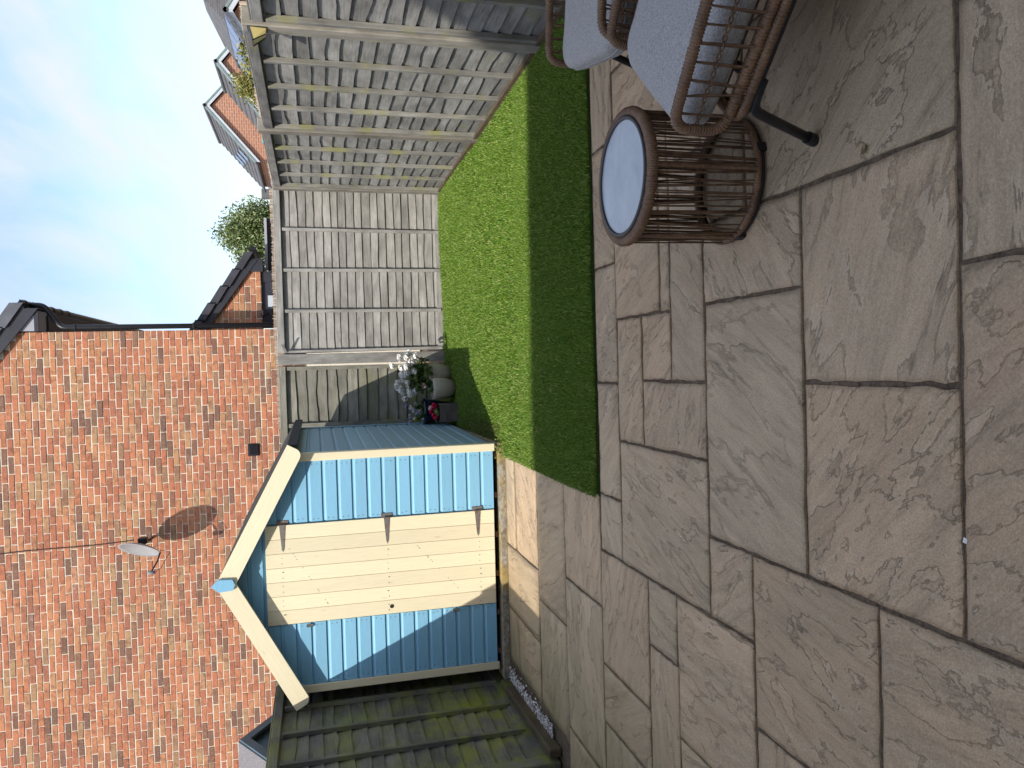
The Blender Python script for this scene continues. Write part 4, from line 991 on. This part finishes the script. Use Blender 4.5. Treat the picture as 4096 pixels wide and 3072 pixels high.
# ================================================================== NEIGHBOUR'S HUT (left)
ht = thing('neighbour_hut', 'grey felt-roofed hut with slate blue gable trim behind left fence', 'shed', (-3.4, 7.51, 0))
MB().extrude([(-.9, 1.70), (-.9, 0), (.9, 0), (.9, 1.70), (0, 2.22)], 'x', -2.2, -.06).build('wall', M['hut_trim'], ht)
for s_ in (-1, 1):
    MB().extrude([(0, 2.235), (s_*1.0, 1.64), (s_*1.0, 1.665), (0, 2.265)], 'x', -2.3, .0).build('roof', M['hut_felt'], ht)
    MB().extrude([(0, 2.25), (s_*1.0, 1.655), (s_*1.0, 1.56), (0, 2.155)], 'x', .001, .022).build('barge_board', M['hut_trim'], ht)

# ================================================================== TREES AND BUSH BEYOND THE FENCES
def leaves_tree(name, label, base, h0, cen, rad, n, size, mat, cat='tree', group=None, clumps=26):
    t = thing(name, label, cat, base, 0, group); bx_, by_, bz_ = base
    tr = MB(); c0 = Vector(cen)-Vector(base)
    tr.tube([(0, 0, 0), (c0.x*.4, c0.y*.4, c0.z*.35), (c0.x*.8, c0.y*.8, c0.z*.7)], [rad[0]*.09, rad[0]*.07, rad[0]*.05], 8)
    cl = []
    for k in range(clumps):
        p = Vector(rng.normal(0, 1, 3)).normalized()*(rng.random()**.35); cl.append(Vector((c0.x+p.x*rad[0]*.78, c0.y+p.y*rad[1]*.78, c0.z+p.z*rad[2]*.80)))
        tr.tube([(c0.x*.7, c0.y*.7, c0.z*.6), (c0.lerp(cl[-1], .5)), cl[-1]], [rad[0]*.035, rad[0]*.02, rad[0]*.008], 5)
    tr.build('trunk', M['bark'], t)
    k = rng.integers(0, clumps, n); C = np.array([tuple(c) for c in cl])[k]; rr = rng.normal(0, 1, (n, 3)); rr /= np.linalg.norm(rr, axis=1)[:, None]; rr *= (rng.random((n, 1))**.5)
    P = C+rr*np.array(rad)*(.42 if cat == 'tree' else .34)
    u = rng.normal(0, 1, (n, 3)); u /= np.linalg.norm(u, axis=1)[:, None]; v = np.cross(u, rng.normal(0, 1, (n, 3))); v /= np.linalg.norm(v, axis=1)[:, None]
    s_ = size*rng.uniform(.6, 1.3, (n, 1))
    V = np.stack([P+u*s_, P+v*s_*.45, P-u*s_, P-v*s_*.45], 1).reshape(-1, 3); b0 = np.arange(n)*4
    link('crown', fast_mesh('crown', V, np.stack([b0, b0+1, b0+2, b0+3], -1)), mat, t); return t
leaves_tree('garden_tree', 'bushy pale green tree beyond the far fence by the garage', (2.75, 16, 0), 1.6, (2.75, 16, 2.42), (.72, .7, .84), 19000, .032, M['leaf_tree'], clumps=44)
leaves_tree('climbing_bush', 'yellow-green feathery bush showing above the right fence', (2.42, 6.75, 0), 1.2, (2.42, 6.72, 1.87), (.12, .62, .25), 3000, .014, M['leaf_bush'], 'bush', None, 26)
leaves_tree('climbing_bush', 'thin wispy green shoots above right fence nearest the lantern', (2.40, 6.05, 0), 1.2, (2.40, 6.0, 1.80), (.10, .24, .13), 520, .015, M['leaf_bush'], 'bush', None, 9)

# ================================================================== FAR HOUSES
def tiled(mb, x0, z0, x1, z1, ya, yb, courses, th=.06):
    """stepped tile courses from eave (x0,z0) to ridge (x1,z1), running along y"""
    for k in range(courses):
        a_, b_ = k/courses, (k+1)/courses
        xa, za = x0+(x1-x0)*a_, z0+(z1-z0)*a_; xb, zb = x0+(x1-x0)*b_, z0+(z1-z0)*b_
        mb.extrude([(xa, za), (xb, zb), (xb, zb+th*.25), (xa, za+th)], 'y', ya, yb)
def far_house(label, xa, za, y0, y1, half, pitch, trimL, name='far_house', courses=11, group='brick houses beyond the right fence'):
    t = thing(name, label, 'house', (xa, y0, 0), 0, group); L = y1-y0
    ez = za-half*pitch
    MB().extrude([(-half+.25, 0), (half-.25, 0), (half-.25, ez), (0, za-.25), (-half+.25, ez)], 'y', 0, L).build('wall', M['farbrick'], t)
    for s_ in (-1, 1):
        mb = MB(); tiled(mb, s_*half, ez, 0, za, -.18, L+.18, courses, .10); r_ = mb.build('roof', M['rooftile'], t)
        MB().extrude([(s_*half, ez-.22), (0, za-.22), (0, za+.02), (s_*half, ez+.02)], 'y', -.26, -.19).build('barge_board', M['white_trim'], r_)
        MB().extrude([(s_*half, ez+.02), (0, za+.02), (0, za+.16), (s_*half, ez+.16)], 'y', -.30, .1).build('verge', M['green_trim'], r_)
        MB().tube([(s_*(half+.08), -.2, ez-.02), (s_*(half+.08), L+.2, ez-.02)], .08, 8).build('gutter', M['black'], r_)
    MB().tube([(0, -.3, za+.08), (0, L+.2, za+.08)], .13, 8).build('ridge', M['rooftile'], t)
    return t, ez
h1, ez1 = far_house('brick house with tall gable farthest right-of-tree, grey roof sloping left', 18.05, 7.98, 55, 63, 3.62, .86, 1)
for k in range(3): MB().box((-2.6+.35*k, 2.0+2.0*k, 5.86-.0+.30*k), (.9, 1.0, .06), Matrix.Rotation(-math.atan(.86), 3, 'Y')).build('roof_window', M['glass'], h1)
h2, ez2 = far_house('brick gabled house half hidden behind the yellow-green bush', 18.7, 6.55, 49, 53.6, 4.6, .80, 1)
h3, ez3 = far_house('near brick gable with stepped dark verge and solar panels beside lantern', 15.07, 4.53, 34, 39.5, 3.4, .60, 1)
for k in range(4):
    for q in range(2):
        m_ = MB().box((-.62-.0-1.2*q, .55+1.15*k, 4.53-.62*.60-1.2*q*.60+.17), (1.3, 1.08, .05), Matrix.Rotation(-math.atan(.60), 3, 'Y'))
        m_.build('solar_panel', M['solar'], h3)
for k in range(9):
    xk = -.15-.37*k; MB().extrude([(xk, 4.53+xk*.6+.02), (xk-.36, 4.53+(xk-.36)*.6-.02), (xk-.36, 4.53+(xk-.36)*.6+.16), (xk, 4.53+xk*.6+.20)], 'y', -.40, .05).build('verge_tile', M['verge'], h3)
h4 = thing('far_house', 'large grey tiled roof rising behind the near gable at picture corner', 'house', (19.0, 42, 0), 0, 'brick houses beyond the right fence')
MB().box((4, 4.6, 2.4), (9.8, 8.4, 4.8)).build('wall', M['farbrick'], h4)
mb = MB(); nC = 14
pA, pB, pC, pD = Vector((-1.4, -.2, 4.85)), Vector((2.3, 4.4, 6.95)), Vector((9, 4.4, 6.95)), Vector((9, -.2, 4.85))
for k in range(nC):
    a_, b_ = k/nC, (k+1)/nC; u3 = Vector((0, 0, .09)); q0, q1, q2, q3 = pA.lerp(pB, a_), pD.lerp(pC, a_), pD.lerp(pC, b_), pA.lerp(pB, b_)
    mb.add([q0+u3, q1+u3, q2, q3, q0, q1], [(0, 1, 2, 3), (4, 5, 1, 0)])
mb.add([pA, pB, (2.3, 6, 6.95), (-1.4, 10.6, 4.85)], [(0, 1, 2, 3)])
mb.build('roof', M['rooftile'], h4)
h5 = thing('far_house', 'tiny orange-red house between the tall gable and the tree', 'house', (20.2, 82, 0))
MB().extrude([(-2.2, 0), (2.2, 0), (2.2, 4.1), (0, 5.6), (-2.2, 4.1)], 'y', 0, 6).build('wall', M['render_red'], h5)
for s_ in (-1, 1): MB().extrude([(s_*2.5, 3.9), (0, 5.65), (0, 5.8), (s_*2.5, 4.05)], 'y', -.2, 6.2).build('roof', M['rooftile'], h5)
MB().box((-1.5, 1.5, 5.2), (.9, .9, 2.2)).build('chimney', M['rooftile'], h5); MB().box((-.2, -.03, 3.8), (.9, .06, .8)).build('window', M['white_trim'], h5)
h6 = thing('far_house', 'tiny cream house with blue fascia just right of the tree', 'house', (13.0, 60, 0))
MB().extrude([(-2.6, 0), (2.6, 0), (2.6, 2.5), (0, 3.9), (-2.6, 2.5)], 'y', 0, 5).build('wall', M['render_cream'], h6)
for s_ in (-1, 1):
    MB().extrude([(s_*2.9, 2.4), (0, 3.98), (0, 4.12), (s_*2.9, 2.54)], 'y', -.2, 5.2).build('roof', M['rooftile'], h6)
    MB().extrude([(s_*2.9, 2.2), (0, 3.78), (0, 3.98), (s_*2.9, 2.4)], 'y', -.28, -.21).build('fascia', M['hut_trim'], h6)
tg = thing('play_slide', 'teal and cream playhouse roof corner poking over the right fence', 'playhouse', (2.58, 8.30, 0))
MB().extrude([(-.25, 1.70), (.25, 1.70), (0, 1.915)], 'x', -.2, .2).build('roof', M['teal'], tg); MB().box((-.0, 0, .85), (.36, .44, 1.7)).build('wall', M['render_cream'], tg)

# ================================================================== OWN HOUSE (unseen behind the camera; its eaves shade the patio, set back and pale for fill)
own = thing('own_house', 'unseen house behind the camera, pale for bounce light, whose eaves shade the patio', 'house', (0, 0, 0), R(-2.0))
MB().box((-3, -7.2, 4.8), (18, 8.0, 9.6)).build('wall', M['own_bounce'], own)  # widened to the left to block a streak of sun on the patio
EY = -2.6; EH = (4.95-EY)/.79  # eave set back to let in more sky, raised to hold the lawn shadow
MB().extrude([(EY, EH-.02), (-7.0, EH+2.2), (-11.6, EH-.02), (-11.6, EH-.2), (EY, EH-.2)], 'x', -12.3, 6.3).build('roof', M['rooftile'], own)
dw_ = MB().box((.2, -3.19, 1.05), (2.4, .05, 2.1)).build('patio_door', M['white_trim'], own)
for s_ in (-1, 1): MB().box((.2+s_*.58, -3.16, 1.06), (1.02, .02, 1.86)).build('pane', M['glass'], dw_)
for x in (-3.2, 3.4):
    w_ = MB().box((x, -3.19, 4.0), (1.5, .05, 1.2)).build('window', M['white_trim'], own); MB().box((x, -3.16, 4.0), (1.34, .02, 1.04)).build('pane', M['glass'], w_)
# ================================================================== LITTER
M['dry_leaf'] = plain('dry_leaf', (.20, .15, .07), .8, .4, 60)
M['straw'] = leafm('straw', [(0, (.42, .34, .18)), (1, (.70, .62, .42))], .7)
lf = MB(); V = []
for k in range(9):
    t_ = k/8; w_ = .012*math.sin(math.pi*(t_*.92+.06)); V += [(-w_, .032*(t_-.5), .004+.008*abs(t_-.5)), (0, .032*(t_-.5), .001+.004*t_), (w_, .032*(t_-.5), .007-.004*t_)]
lf.add(V, [(3*k+q, 3*k+q+1, 3*k+q+4, 3*k+q+3) for k in range(8) for q in (0, 1)])
o = lf.build('dry_leaf', M['dry_leaf']); o.location = (0.558, 1.775, .004); o.rotation_euler = (0, .2, .7); tag(o, 'small curled dry leaf lying on a slab beside the near chair', 'leaf')
o = MB().add([(-.007, -.004, .002), (.006, -.006, .004), (.009, .005, .003), (-.004, .006, .005), (0, 0, .008)], [(0, 1, 4), (1, 2, 4), (2, 3, 4), (3, 0, 4)]).build('white_petal', M['petal_white']); o.location = (-0.433, 1.471, -.006); tag(o, 'tiny white petal caught in a paving joint', 'petal')
mb = MB()
for k in range(150):
    x_, y_ = rng.uniform(-.6, 1.95), rng.uniform(3.95, 8.7); a_ = rng.uniform(0, 6.28); l_ = rng.uniform(.01, .03); z_ = float(lawn_h(x_, y_))+.018
    mb.tube([(x_, y_, z_), (x_+l_*.5*math.cos(a_), y_+l_*.5*math.sin(a_), z_+.004), (x_+l_*math.cos(a_+.4), y_+l_*math.sin(a_+.4), z_)], .0011, 4)
tag(mb.build('lawn_litter', M['straw']), 'scattered bits of straw and dead grass on the lawn', 'litter', kind='stuff')
bpy.context.view_layer.update()
